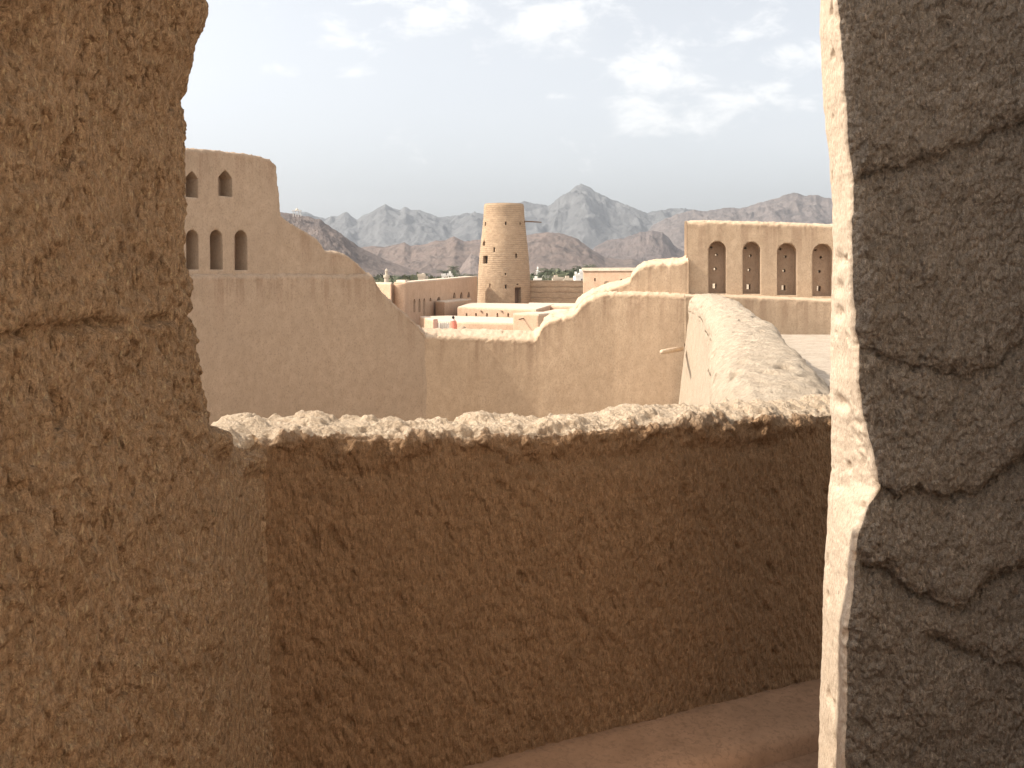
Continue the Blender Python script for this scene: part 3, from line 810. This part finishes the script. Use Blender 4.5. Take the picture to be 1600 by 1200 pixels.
# ------------------------------------------------------------------ the fort's far court
def house(name, label, cat, poly, ztop, mat=None, roof=None, parapet=.0, zb=GZ, group=None):
    """flat roofed mud building over a plan polygon (counter-clockwise): wall mass and a paler roof skin"""
    cx = sum(p[0] for p in poly) / len(poly); cy = sum(p[1] for p in poly) / len(poly)
    root = thing(name, label, cat, (cx, cy, zb), group)
    bm = bmesh.new(); add_prism(bm, poly, zb, ztop)
    bmesh.ops.recalc_face_normals(bm, faces=bm.faces)
    up = [e for e in bm.edges if all(v.co.z > ztop - .01 for v in e.verts)] + [e for e in bm.edges if abs(e.verts[0].co.z - e.verts[1].co.z) > 1]
    bmesh.ops.bevel(bm, geom=up, offset=.14, segments=3, affect='EDGES', profile=.5)
    wl = adopt(bm_obj('wall', bm, mat or M['ward']), root)
    q = [(cx + (x - cx) * .985, cy + (y - cy) * .985) for x, y in poly]
    bm = bmesh.new(); add_prism(bm, q, ztop - .1, ztop + .035)
    adopt(bm_obj('roof', bm, roof or M['roof']), root)
    return root, wl


def openings(root, wl, p0, p1, specs, depth_m=.5, name='window', set_=.0):
    """specs: (px, py_top, py_bottom, width px, kind) on the vertical face p0-p1 (plan points, left to right)"""
    p0, p1 = Vector((p0[0], p0[1], 0)), Vector((p1[0], p1[1], 0)); t = (p1 - p0).normalized(); n = Vector((t.y, -t.x, 0))
    wl.parent = None; wl.data.transform(Matrix.Translation(root.location))
    cut = bmesh.new()
    for px, y0, y1, wpx, kind in specs:
        k = (px - 800) / F                      # ray x = k y meets the face
        s = (k * p0.y - p0.x) / (t.x - k * t.y); c = p0 + t * s; Yq = c.y
        c.z = Z(y1, Yq); ht = (y1 - y0) / F * Yq; wd = wpx / F * Yq / max(.24, (t.x - k * t.y))
        add_extrude(cut, arch_outline(wd, ht, kind), c, t, -n, -.6, depth_m)
        b = bmesh.new(); add_extrude(b, arch_outline(wd + .06, ht + .06, kind), c - Vector((0, 0, .03)), t, -n, depth_m * .8, depth_m + .1)
        adopt(bm_obj(name, b, M['dark']), root)
    carve(wl, cut); adopt(wl, root)


# long ward wall on the left, running back to the round tower
A0, A1 = (X(634, 96), 96), (X(746, 127), 127)
root, wl = house('ward_building', 'long plain beige ward with small arched windows, running back to the round tower', 'building',
                 [A0, A1, (A1[0] - 1.3, A1[1] + .3), (A0[0] - 1.3, A0[1] + .4)], -.62)
wl.parent = None; wl.data.transform(Matrix.Translation(root.location))
for v in wl.data.vertices:                   # its top climbs gently towards the tower
    if v.co.z > -2: v.co.z += -.22 + .55 * (v.co.y - 96) / 31
adopt(wl, root)
rf = [c for c in root.children if c.name.startswith('roof')][0]
for v in rf.data.vertices: v.co.z += -.24 + .55 * (v.co.y + root.location.y - 96) / 31
openings(root, wl, A0, A1, [(647.6, 467, 488, 3.4, 'round'), (655.5, 467, 488, 3.4, 'round'), (663, 466, 493, 3.4, 'round'), (672.7, 465, 471, 3.2, 'round'), (685.7, 464, 470, 5, 'round'),
                            (710, 457, 466, 4.2, 'round'), (721, 456.5, 466, 4.2, 'round'), (732.5, 456, 465, 4.2, 'round')], .3)
root, wl = house('gate_block', 'low beige block in front of the ward, left of the windowed flat roof', 'building',
                 [(X(695, 104), 104), (X(737, 116), 116), (X(737, 116) - 3, 118), (X(695, 104) - 1.2, 106)], -3.05)
house('corner_block', 'small beige block peeping over the broken wall end below the minaret', 'building',
      [(X(586, 92), 92), (X(611, 90), 90), (X(613, 96), 96), (X(586, 98), 98)], -.88)
root = thing('half_round_turret', 'beige half round turret between the corner block and the long ward', 'turret', (X(624, 93), 93, GZ))
bm = bmesh.new(); add_box(bm, (X(624, 96), 95.6, (GZ - 1.02) / 2), (1.5, 2, -1.02 - GZ)); adopt(bm_obj('wall', bm, M['ward']), root)
bm = bmesh.new(); add_lathe(bm, [(.62, GZ), (.55, -1.1), (.5, -.98)], (X(624.5, 94.5), 94.5), 24); adopt(bm_obj('shaft', bm, M['ward'], smooth=True), root)
house('side_block', 'beige block with a higher pale parapet behind the turret', 'building',
      [(X(619, 100), 100), (X(633, 97.5), 97.5), (X(640, 103), 103), (X(622, 106), 106)], -.68)

# round tower
TY = 130.0; TX = X(787.5, TY)
tower = thing('round_tower', 'tapering round brick tower with a dark doorway, standing against the mountains', 'tower', (TX, TY, GZ))
prof = []
for py, r in ((319, 31.2), (331, 31.6), (345, 32.4), (346.6, 32.6)): prof.append((r, py))
body = [(41.6, 560), (41.6, 500), (41.3, 471), (41, 450), (40.6, 430), (40.3, 425.6), (40.9, 425.2), (40.9, 424.0), (40.1, 423.6), (38.4, 400), (35.6, 375), (33.6, 355), (32.7, 347.6), (33.2, 347.2), (33.2, 346.2), (32.5, 345.8), (31.6, 331), (31.2, 321), (30.9, 319.4), (30.2, 319)]
bp = [(r / F * TY, Z(py, TY)) for r, py in body]
dense = resample(bp, .35)
sg = 96; V = len(dense)
ang = -np.linspace(0, 2 * np.pi, sg, endpoint=False)
Pt = np.zeros((sg, V, 3)); Pt[:, :, 0] = TX + np.cos(ang)[:, None] * dense[None, :, 0]; Pt[:, :, 1] = TY + np.sin(ang)[:, None] * dense[None, :, 0]; Pt[:, :, 2] = dense[None, :, 1]
dd = (.05 * fbm(Pt.reshape(-1, 3) * .8, 4) + .025 * fbm(Pt.reshape(-1, 3) * np.array([1, 1, 5]), 2)).reshape(sg, V)
Pt[:, :, 0] += np.cos(ang)[:, None] * dd; Pt[:, :, 1] += np.sin(ang)[:, None] * dd
Pt[:, -1, 2] += .06 * fbm(Pt[:, -1] * 1.5, 2)
tf = [q[::-1] for q in grid_faces(sg, V, True)]; tf.append(tuple(i * V for i in range(sg))); tf.append(tuple(i * V + V - 1 for i in range(sg))[::-1])
tw = mesh_obj('wall', Pt.reshape(-1, 3), tf, M['tower'])
def tower_open(px, y0, y1, wpx, kind, nm, dep=.7):
    py = (y0 + y1) / 2
    r = np.interp(Z(py, TY), [b[1] for b in bp[:1]] + sorted(b[1] for b in bp[1:]), sorted([b[0] for b in bp], reverse=True)) if False else float(np.interp(-py, [-b[1] for b in body], [b[0] for b in body])) / F * TY
    s = (px - 787.5) / F * TY / r; s = max(-.97, min(.97, s)); a = math.asin(s)
    n = Vector((math.sin(a), -math.cos(a), 0)); t = Vector((math.cos(a), math.sin(a), 0))
    c = Vector((TX, TY, 0)) + n * r; c.z = Z(y1, TY - .8 * r)
    c.z = Z(y1, c.y); ht = (y1 - y0) / F * c.y; wd = wpx / F * c.y / max(.45, math.cos(a))
    cut = bmesh.new(); add_extrude(cut, arch_outline(wd, ht, kind), c, t, -n, -.6, dep); carve(tw, cut)
    b = bmesh.new(); add_extrude(b, arch_outline(wd + .08, ht + .08, kind), c - Vector((0, 0, .04)), t, -n, dep * .8, dep + .1)
    adopt(bm_obj(nm, b, M['dark'] if nm != 'door' else M['wood']), tower)
for q in ((759, 347.5, 353, 1.8, 'square'), (790.5, 346.5, 352, 2.2, 'square'), (812.5, 347.5, 352, 2, 'square'), (756.6, 376, 384, 4, 'pointed'), (773, 387, 394, 2.3, 'square'), (758.8, 400, 412, 7.4, 'square'),
          (806.5, 396.5, 403, 3, 'square'), (790.3, 426.5, 430, 1.6, 'square'), (766.2, 444, 450, 2, 'square'), (790.6, 445, 451, 2.4, 'square'), (808.5, 443.5, 446, 3, 'disc')):
    tower_open(*q, 'window')
tower_open(809.3, 449.5, 474, 9.6, 'square', 'door', .9)
adopt(tw, tower)
bm = bmesh.new(); a0 = Vector((TX + 2.3, TY - .8, Z(346.4, TY))); add_tube(bm, [a0, a0 + Vector((1.5, -.2, -.05)), a0 + Vector((2.75, -.4, -.14))], [.09, .09, .07], 8)
adopt(bm_obj('pole', bm, M['wood']), tower)

# layered wall and block right of the tower
root = thing('layered_wall', 'mud wall laid in level courses between the round tower and the tall block', 'wall', (X(870, 130), 130, GZ))
pth = resample([(X(824, 131), 131), (X(870, 130), 130), (X(915, 128), 128)], .3)
lwz = -.87 + .03 * fbm(np.stack([pth[:, 0] * .8, pth[:, 0] * 0, pth[:, 0] * 0], 1), 3)
def course_disp(P, B): return .05 * fbm(P * np.array([.5, .5, 1.2]), 3) - .05 * sstep(np.abs(((P[:, 2] + .1 * fbm(P * .4, 2)) % .62) / .62 - .5), .38, .48)
adopt(sweep('wall', pth, lwz, GZ, .9, M['courses'], rows=70, crest=8, back=4, r=.1, batter=.03, disp=course_disp), root)
E0, E1 = (X(911, 116), 116), (X(1012, 112), 112)
root, wl = house('block_house', 'tall plain beige block right of the layered wall, with a pale coping and tiny windows', 'building', [E0, E1, (E1[0] + 2, 124), (E0[0] + 1, 126)], .70)
openings(root, wl, E0, E1, [(929.5, 434.5, 439.5, 2.4, 'square'), (970.5, 436, 440, 2.6, 'square'), (928.5, 456, 458.5, 6, 'square')], .4)
bm = bmesh.new(); add_prism(bm, [(E0[0] - .12, E0[1] - .12), (E1[0], E1[1] - .14), (E1[0], E1[1] + .4), (E0[0] - .12, E0[1] + .5)], .36, .735)
adopt(bm_obj('coping', bm, M['roof']), root)
bm = bmesh.new(); add_tube(bm, [pt(948, 443, 115.2), pt(948, 443.5, 114.3)], [.3, .36], 10); adopt(bm_obj('waterspout', bm, M['tower']), root)

# flat roofs in the court
D0, D1 = (X(714.5, 99), 99), (X(838, 91.5), 91.5)
root, wl = house('flat_roof_house', 'long flat roofed house with five small windows, before the round tower', 'building', [D0, D1, (X(866, 108), 108), (X(735, 113), 113)], -3.42)
openings(root, wl, D0, D1, [(x, 489, 495.5, 2.8, 'round') for x in (729, 743.7, 760.8, 777.2, 794)], .5)
for x in (751, 783):
    Yq = 99 - 7.5 * (x - 714.5) / 123
    bm = bmesh.new(); add_tube(bm, [pt(x, 485.2, Yq + .3), pt(x, 485.8, Yq - .4)], [.1, .09], 8); adopt(bm_obj('waterspout', bm, M['pale_wood']), root)
house('low_roof', 'narrow sunlit flat roof strip right of the five windowed house', 'building', [(X(826, 106), 106), (X(915, 101), 101), (X(915, 112), 112), (X(826, 115), 115)], -3.47)
house('stair_head', 'pale sloping roof block behind the cube shaped block', 'building', [(X(848, 93), 93), (X(912, 92), 92), (X(905, 99), 99), (X(868, 100), 100)], -3.70)
house('low_terrace', 'wide low flat roof behind the dip of the curtain wall', 'building', [(X(727, 82), 82), (X(815, 80), 80), (X(815, 90), 90), (X(700, 95), 95), (X(655, 93), 93), (X(683, 84), 84)], -4.15)
root, wl = house('cube_block', 'small square flat topped block with a wooden spout, right of the low terrace', 'building', [(.05, 74), (2.02, 72.7), (3.75, 75.6), (1.75, 77)], -3.06)
c = Vector((.05, 74, 0)).lerp(Vector((2.02, 72.7, 0)), .42); nn = Vector((-.55, -.835, 0))
bm = bmesh.new(); add_tube(bm, [c - nn * .3 + Vector((0, 0, -3.38)), c + nn * .62 + Vector((0, 0, -3.46))], [.06, .05], 8); adopt(bm_obj('waterspout', bm, M['wood']), root)
house('sunken_yard', 'shaded lower yard roof where the person in coral stands', 'building', [(X(640, 75), 75), (X(800, 75), 75), (X(800, 80), 80), (X(640, 82), 82)], -5.15)
# pink post and cloth screens
bm = bmesh.new(); add_box(bm, (X(680.5, 78.5), 78.5, -4.5), (.36, .3, 1.6)); bmesh.ops.bevel(bm, geom=bm.edges[:], offset=.03, segments=2, affect='EDGES')
tag(bm_obj('gate_post', bm, M['pink']), 'dusty pink post left of the white cloth screen', 'post')
bm = bmesh.new()
prev = None
for k in range(33):
    u = k / 32; q = pt(684 + 18 * u, 503.5, 79); off = .05 * math.sin(u * 34) + .02 * math.sin(u * 71)
    tr = [Vector((q.x, q.y + off + d, z)) for d in (0, .02) for z in (q.z - .02 * math.sin(u * 9.4), -5.15)]
    vs = [bm.verts.new(v) for v in tr]
    if prev:
        bm.faces.new((prev[0], vs[0], vs[1], prev[1])); bm.faces.new((vs[2], prev[2], prev[3], vs[3])); bm.faces.new((prev[0], prev[2], vs[2], vs[0]))
    prev = vs
tag(bm_obj('cloth_screen', bm, M['cloth']), 'faded white pleated cloth screen between the pink post and the person', 'cloth screen')
# rounded mud heap beside the person
gx, gy = np.meshgrid(np.linspace(-1, 1, 36), np.linspace(-1, 1, 36), indexing='ij')
rr = np.sqrt(gx ** 2 + gy ** 2); zz = .95 * np.clip(1 - rr ** 2, 0, 1) ** .7
Pm = np.stack([X(722, 78) + gx.ravel() * .75, 78 + gy.ravel() * .7, -5.2 + zz.ravel()], 1); Pm[:, 2] += .12 * fbm(Pm * 2.2, 3) * (zz.ravel() > 0)
tag(mesh_obj('mud_heap', Pm, grid_faces(36, 36), M['far_left']), 'dark rounded mud heap right of the person in coral', 'mud heap')


def person(loc, rz=0.0):
    root = thing('person', 'person in a loose coral red robe standing behind the low dip of the curtain wall', 'person', loc)
    J = [(0, 0, .93), (0, 0, 1.12), (0, .01, 1.34), (0, 0, 1.46), (0, -.01, 1.55), (0, -.01, 1.66)]
    Rd = [.13, .12, .12, .055, .095, .07]; E = [(0, 1), (1, 2), (2, 3), (3, 4), (4, 5)]
    def add(p, r, par):
        J.append(p); Rd.append(r); E.append((par, len(J) - 1)); return len(J) - 1
    for s in (-1, 1):
        h = add((s * .09, 0, .88), .085, 0); k = add((s * .10, -.02, .48), .058, h); a = add((s * .10, .02, .08), .036, k); add((s * .12, -.16, .04), .03, a)
        sh = add((s * .17, .01, 1.38), .05, 2); el = add((s * .25, .03, 1.10), .036, sh); wr = add((s * .22, -.10, .88), .026, el); pa = add((s * .215, -.14, .82), .026, wr)
        for f, (dx, ln) in enumerate(((-.03, .055), (-.012, .07), (.008, .075), (.026, .06))):
            m = add((s * .215 + dx, -.165, .78), .009, pa); add((s * .215 + dx, -.165, .78 - ln), .007, m)
        m = add((s * .185, -.17, .80), .01, wr); add((s * .175, -.19, .765), .008, m)
    me = bpy.data.meshes.new('body'); me.from_pydata(J, E, []); o = bpy.data.objects.new('body', me); C.objects.link(o)
    sk = o.modifiers.new('skin', 'SKIN'); 
    for i, r in enumerate(Rd): me.skin_vertices[0].data[i].radius = (r, r)
    me.skin_vertices[0].data[0].use_root = True
    sb = o.modifiers.new('sub', 'SUBSURF'); sb.levels = 1; sb.render_levels = 1
    bpy.context.view_layer.update(); dg = bpy.context.evaluated_depsgraph_get()
    nm = bpy.data.meshes.new_from_object(o.evaluated_get(dg)); o.modifiers.clear(); o.data = nm; bpy.data.meshes.remove(me); nm.name = 'body'
    nm.materials.clear(); nm.materials.append(M['skin']); o.parent = root
    bm = bmesh.new(); add_lathe(bm, [(.34, .10), (.30, .5), (.25, .9), (.23, 1.15), (.235, 1.32), (.15, 1.43), (.07, 1.47)], seg=26)
    for v in bm.verts:
        a = math.atan2(v.co.y, v.co.x); f = 1 + .06 * math.sin(7 * a) * max(0, 1.2 - v.co.z); v.co.x *= f * 1.08; v.co.y *= f * .8
    for s in (-1, 1): add_tube(bm, [(s * .17, .01, 1.38), (s * .25, .03, 1.10), (s * .225, -.08, .91)], [.075, .065, .07], 10)
    b = bm_obj('robe', bm, M['red'], smooth=True); b.parent = root
    bm = bmesh.new(); bmesh.ops.create_uvsphere(bm, u_segments=14, v_segments=9, radius=.125, matrix=Matrix.Translation((0, .03, 1.645)) @ Matrix.Diagonal((.9, 1, 1, 1)))
    b = bm_obj('hair', bm, M['hair'], smooth=True); b.parent = root
    bm = bmesh.new(); add_lathe(bm, [(.21, 1.36), (.16, 1.44), (.11, 1.5), (.10, 1.54)], seg=18); b = bm_obj('scarf', bm, M['scarf'], smooth=True); b.parent = root
    root.rotation_euler.z = rz
person((X(708.5, 76.5), 76.5, -5.115), R(160))

# ------------------------------------------------------------------ town and palms outside the walls
def minaret(px, py0, Y, wpx, label, mat):
    c = (X(px, Y), Y); zt = Z(py0, Y); r = wpx / 2 / F * Y
    root = thing('minaret', label, 'minaret', (c[0], c[1], GZ))
    bm = bmesh.new(); add_lathe(bm, [(r * .95, GZ), (r * .8, zt - r * 3.6), (r * 1.08, zt - r * 3.2), (r * 1.08, zt - r * 2.4), (r * .95, zt - r * 2.3)], c, 16); adopt(bm_obj('shaft', bm, mat), root)
    bm = bmesh.new(); add_lathe(bm, [(r * .5, zt - r * 2.5), (r * .5, zt - r * 1.3)], c, 12); adopt(bm_obj('lantern', bm, mat), root)
    bm = bmesh.new(); add_lathe(bm, [(r * .55, zt - r * 1.35), (r * .58, zt - r * 1.0), (r * .42, zt - r * .55), (r * .08, zt - r * .2), (r * .05, zt)], c, 14); adopt(bm_obj('dome', bm, mat, smooth=True), root)
    return root
M['cream'] = plain('cream_stone', (.50, .42, .33), .9, .08)
minaret(604, 419, 230, 9, 'short cream minaret with a small dome above the broken wall end at left', M['cream'])
minaret(840.5, 416, 420, 6, 'small white domed minaret among the palms right of the round tower', M['white'])


def town_house(px0, px1, py, Y, dep, label, mat, dome=False, par=True):
    x0, x1 = X(px0, Y), X(px1, Y); zt = Z(py, Y); root = thing('house', label, 'house', ((x0 + x1) / 2, Y, GZ), 'pale houses of the town')
    bm = bmesh.new(); add_prism(bm, [(x0, Y), (x1, Y), (x1, Y + dep), (x0, Y + dep)], GZ, zt); adopt(bm_obj('wall', bm, mat), root)
    if par:
        bm = bmesh.new(); add_prism(bm, [(x0 - .12, Y - .12), (x1 + .12, Y - .12), (x1 + .12, Y + .3), (x0 - .12, Y + .3)], zt - .1, zt + .5); adopt(bm_obj('parapet', bm, mat), root)
    if dome:
        bm = bmesh.new(); bmesh.ops.create_uvsphere(bm, u_segments=14, v_segments=8, radius=(x1 - x0) * .32, matrix=Matrix.Translation(((x0 + x1) / 2, Y + dep / 2, zt + .2))); adopt(bm_obj('dome', bm, mat, smooth=True), root)
    else:
        bm = bmesh.new(); add_box(bm, (x0 * .65 + x1 * .35, Y + dep * .6, zt + .5), ((x1 - x0) * .35, dep * .3, 1.1)); adopt(bm_obj('stair_head', bm, mat), root)
    bm = bmesh.new()
    zw = zt - 2.2; wd = min(1.0, (x1 - x0) * .2)
    add_box(bm, ((x0 * .7 + x1 * .3), Y - .03, zw), (wd, .1, 1.3)); adopt(bm_obj('window', bm, M['dark']), root)
    bm = bmesh.new(); add_box(bm, ((x0 * .3 + x1 * .7), Y - .03, zw), (wd, .1, 1.3)); adopt(bm_obj('window', bm, M['dark']), root)
WH, CR = M['white'], M['cream']
for a in ((653, 664, 431.5, 205, 8, 'white cube house with a dome peeping over the left end of the ward', CR, True), (690, 696, 430.5, 240, 7, 'small white house with a dome behind the middle of the ward roof', WH, True),
          (699, 706, 430.3, 240, 7, 'small white house left of the palms, behind the ward roof', WH, False), (848, 863, 432.5, 300, 9, 'low white house below the biggest palm', WH, False),
          (864, 880, 435.5, 270, 8, 'low cream house just over the layered wall', CR, False), (882, 898, 437, 260, 8, 'lowest cream house beside the bright white one', CR, False),
          (899, 907, 431, 240, 8, 'bright white two storey house beside the tall block', WH, False), (906, 916, 426.5, 255, 8, 'tallest bright white house touching the tall block', WH, False),
          (834, 846, 437, 280, 8, 'low white house right beside the round tower', WH, False), (588, 597, 441, 300, 9, 'pale house beside the cream minaret', CR, False)):
    town_house(*a)


def tree_proto(seed, mat, nleaf=240):
    rnd = random.Random(seed); bm = bmesh.new()
    blobs = [(Vector((rnd.uniform(-1.7, 1.7), rnd.uniform(-1.7, 1.7), rnd.uniform(2.2, 4.6))), rnd.uniform(.8, 1.4)) for _ in range(7)]
    for _ in range(nleaf):
        c, r = rnd.choice(blobs); d = Vector((rnd.gauss(0, 1), rnd.gauss(0, 1), rnd.gauss(0, .8))).normalized() * r * rnd.uniform(.55, 1.05)
        p = c + d; s = rnd.uniform(.22, .5); u = Vector((rnd.gauss(0, 1), rnd.gauss(0, 1), rnd.gauss(0, 1))).normalized(); v = u.orthogonal().normalized()
        bm.faces.new([bm.verts.new(p + a * s * u + b * s * .7 * v) for a, b in ((-1, 0), (0, -1), (1, 0), (0, 1))])
    cm = bpy.data.meshes.new('crown'); bm.to_mesh(cm); bm.free(); cm.materials.append(mat)
    bm = bmesh.new(); add_tube(bm, [(0, 0, 0), (.1, .05, 1.3), (.05, .1, 2.6), (0, 0, 3.6)], [.22, .17, .13, .05], 7)
    for k in range(4):
        a = k * 1.6 + rnd.random(); add_tube(bm, [(.07, .06, 1.6 + .2 * k), (math.cos(a) * .6, math.sin(a) * .6, 2.5 + .2 * k), (math.cos(a) * 1.2, math.sin(a) * 1.2, 3.2 + .2 * k)], [.1, .07, .03], 5)
    tm = bpy.data.meshes.new('trunk'); bm.to_mesh(tm); bm.free(); tm.materials.append(M['trunk'])
    return cm, tm


def palm_proto(seed, h):
    rnd = random.Random(seed); bm = bmesh.new()
    add_tube(bm, [(0, 0, 0), (.15, 0, h * .4), (.22, .05, h * .75), (.2, .1, h)], [.26, .2, .18, .2], 8)
    tm = bpy.data.meshes.new('trunk'); bm.to_mesh(tm); bm.free(); tm.materials.append(M['trunk'])
    bm = bmesh.new()
    for k in range(34):
        a = rnd.uniform(0, 6.283); el = rnd.uniform(-.5, 1.25); L = rnd.uniform(2.0, 2.9)
        dirh = Vector((math.cos(a), math.sin(a), 0)); pts = []
        for i in range(7):
            t = i / 6; pts.append(Vector((.2, .1, h)) + dirh * L * t * math.cos(el * (1 - .4 * t)) + Vector((0, 0, L * (t * math.sin(el) - .62 * t * t))))
        sd_ = Vector((-dirh.y, dirh.x, 0))
        for i in range(1, 7):
            p0, p1 = pts[i - 1], pts[i]; wv = .5 * math.sin(math.pi * (i - .3) / 7)
            for s in (-1, 1):
                for q in (0, .5):
                    b0 = p0.lerp(p1, q); b1 = p0.lerp(p1, q + .38); tip = b1 + sd_ * s * wv + (p1 - p0) * .6 - Vector((0, 0, wv * .45))
                    bm.faces.new([bm.verts.new(b0), bm.verts.new(b1), bm.verts.new(tip)])
    cm = bpy.data.meshes.new('crown'); bm.to_mesh(cm); bm.free(); cm.materials.append(M['palm'])
    return cm, tm


def plant(name, label, cat, protos, k, px, Y, sc, group, zb=GZ):
    cm, tm = protos[k % len(protos)]
    root = thing(name, label, cat, (X(px, Y), Y, zb), group)
    for nm, me in (('trunk', tm), ('crown', cm)):
        o = bpy.data.objects.new(nm, me); C.objects.link(o); o.parent = root
    root.scale = (sc[0], sc[0], sc[1]); root.rotation_euler.z = k * 2.399
    return root
TREES = [tree_proto(3 + k, M['leaf'] if k % 2 else M['leaf2']) for k in range(5)]
rnd = random.Random(12)
spots = []
for k in range(34):
    px = rnd.uniform(583, 752); spots.append((px, rnd.uniform(215, 420), 'left'))
for k in range(40):
    px = rnd.uniform(826, 918); spots.append((px, rnd.uniform(290, 430), 'right'))
for k, (px, Y, side) in enumerate(spots):
    if side == 'left': top = 428 if px > 620 else 430
    else: top = 424 + (3 if px < 850 else -3)
    top += rnd.uniform(-4, 5)
    ht = Z(top, Y) - GZ; s = max(.6, ht / 5.6)
    plant('broadleaf_tree', 'dusty green broadleaf tree in the grove left of the round tower' if side == 'left' else 'dusty green broadleaf tree in the grove right of the round tower', 'tree', TREES, k, px, Y, (max(.9, s * .8), s),
          'trees of the grove left of the tower' if side == 'left' else 'trees of the grove right of the tower')
PALMS = [palm_proto(40 + k, 8) for k in range(4)]
pl_ = [(707, 412, 330, 'tallest palm of the left grove, its head against the brown hills'), (695, 419, 340, 'thin palm left of the tallest palm of the left grove'), (722, 424, 300, 'low palm right of the tallest palm of the left grove'),
       (738, 426, 310, 'low palm close to the left flank of the round tower'), (664, 424, 300, 'palm above the white domed house'), (628, 427, 280, 'palm right of the cream minaret'),
       (857, 415, 300, 'widest bushy palm right of the round tower'), (866, 419, 320, 'palm tucked behind the widest bushy palm'), (846, 423, 340, 'short palm under the white domed minaret'),
       (908, 412, 330, 'palm with a full head above the tall block left corner'), (920, 409, 340, 'highest slender palm over the tall block'), (885, 420, 330, 'palm in the middle of the right grove'), (898, 417, 350, 'palm left of the full headed palm in the right grove')]
for k, (px, top, Y, lab) in enumerate(pl_):
    ht = Z(top, Y) - GZ; plant('palm_tree', lab, 'palm', PALMS, k, px, Y, ((1.25 if 'wid' not in lab else 1.8), ht / 9.3), 'palms of the town')

# small open hut on the near hill top
HY = 700.0; root = thing('hilltop_hut', 'tiny pale open hut on posts on the crest of the near hill', 'hut', (X(463, HY), HY, Z(336, HY)))
for x in (458, 462, 466, 470):
    bm = bmesh.new(); add_box(bm, (X(x, HY), HY, Z(334, HY)), (.35, .35, 4.2)); adopt(bm_obj('post', bm, WH), root)
bm = bmesh.new(); add_box(bm, (X(464, HY), HY, Z(329.4, HY)), (6.6, 4.5, .5)); adopt(bm_obj('roof', bm, WH), root)
bm = bmesh.new(); add_lathe(bm, [(1.3, Z(329.4, HY)), (1.2, Z(327.5, HY)), (.5, Z(326, HY)), (.1, Z(325, HY))], (X(464, HY), HY), 12); adopt(bm_obj('dome', bm, M['cream'], smooth=True), root)
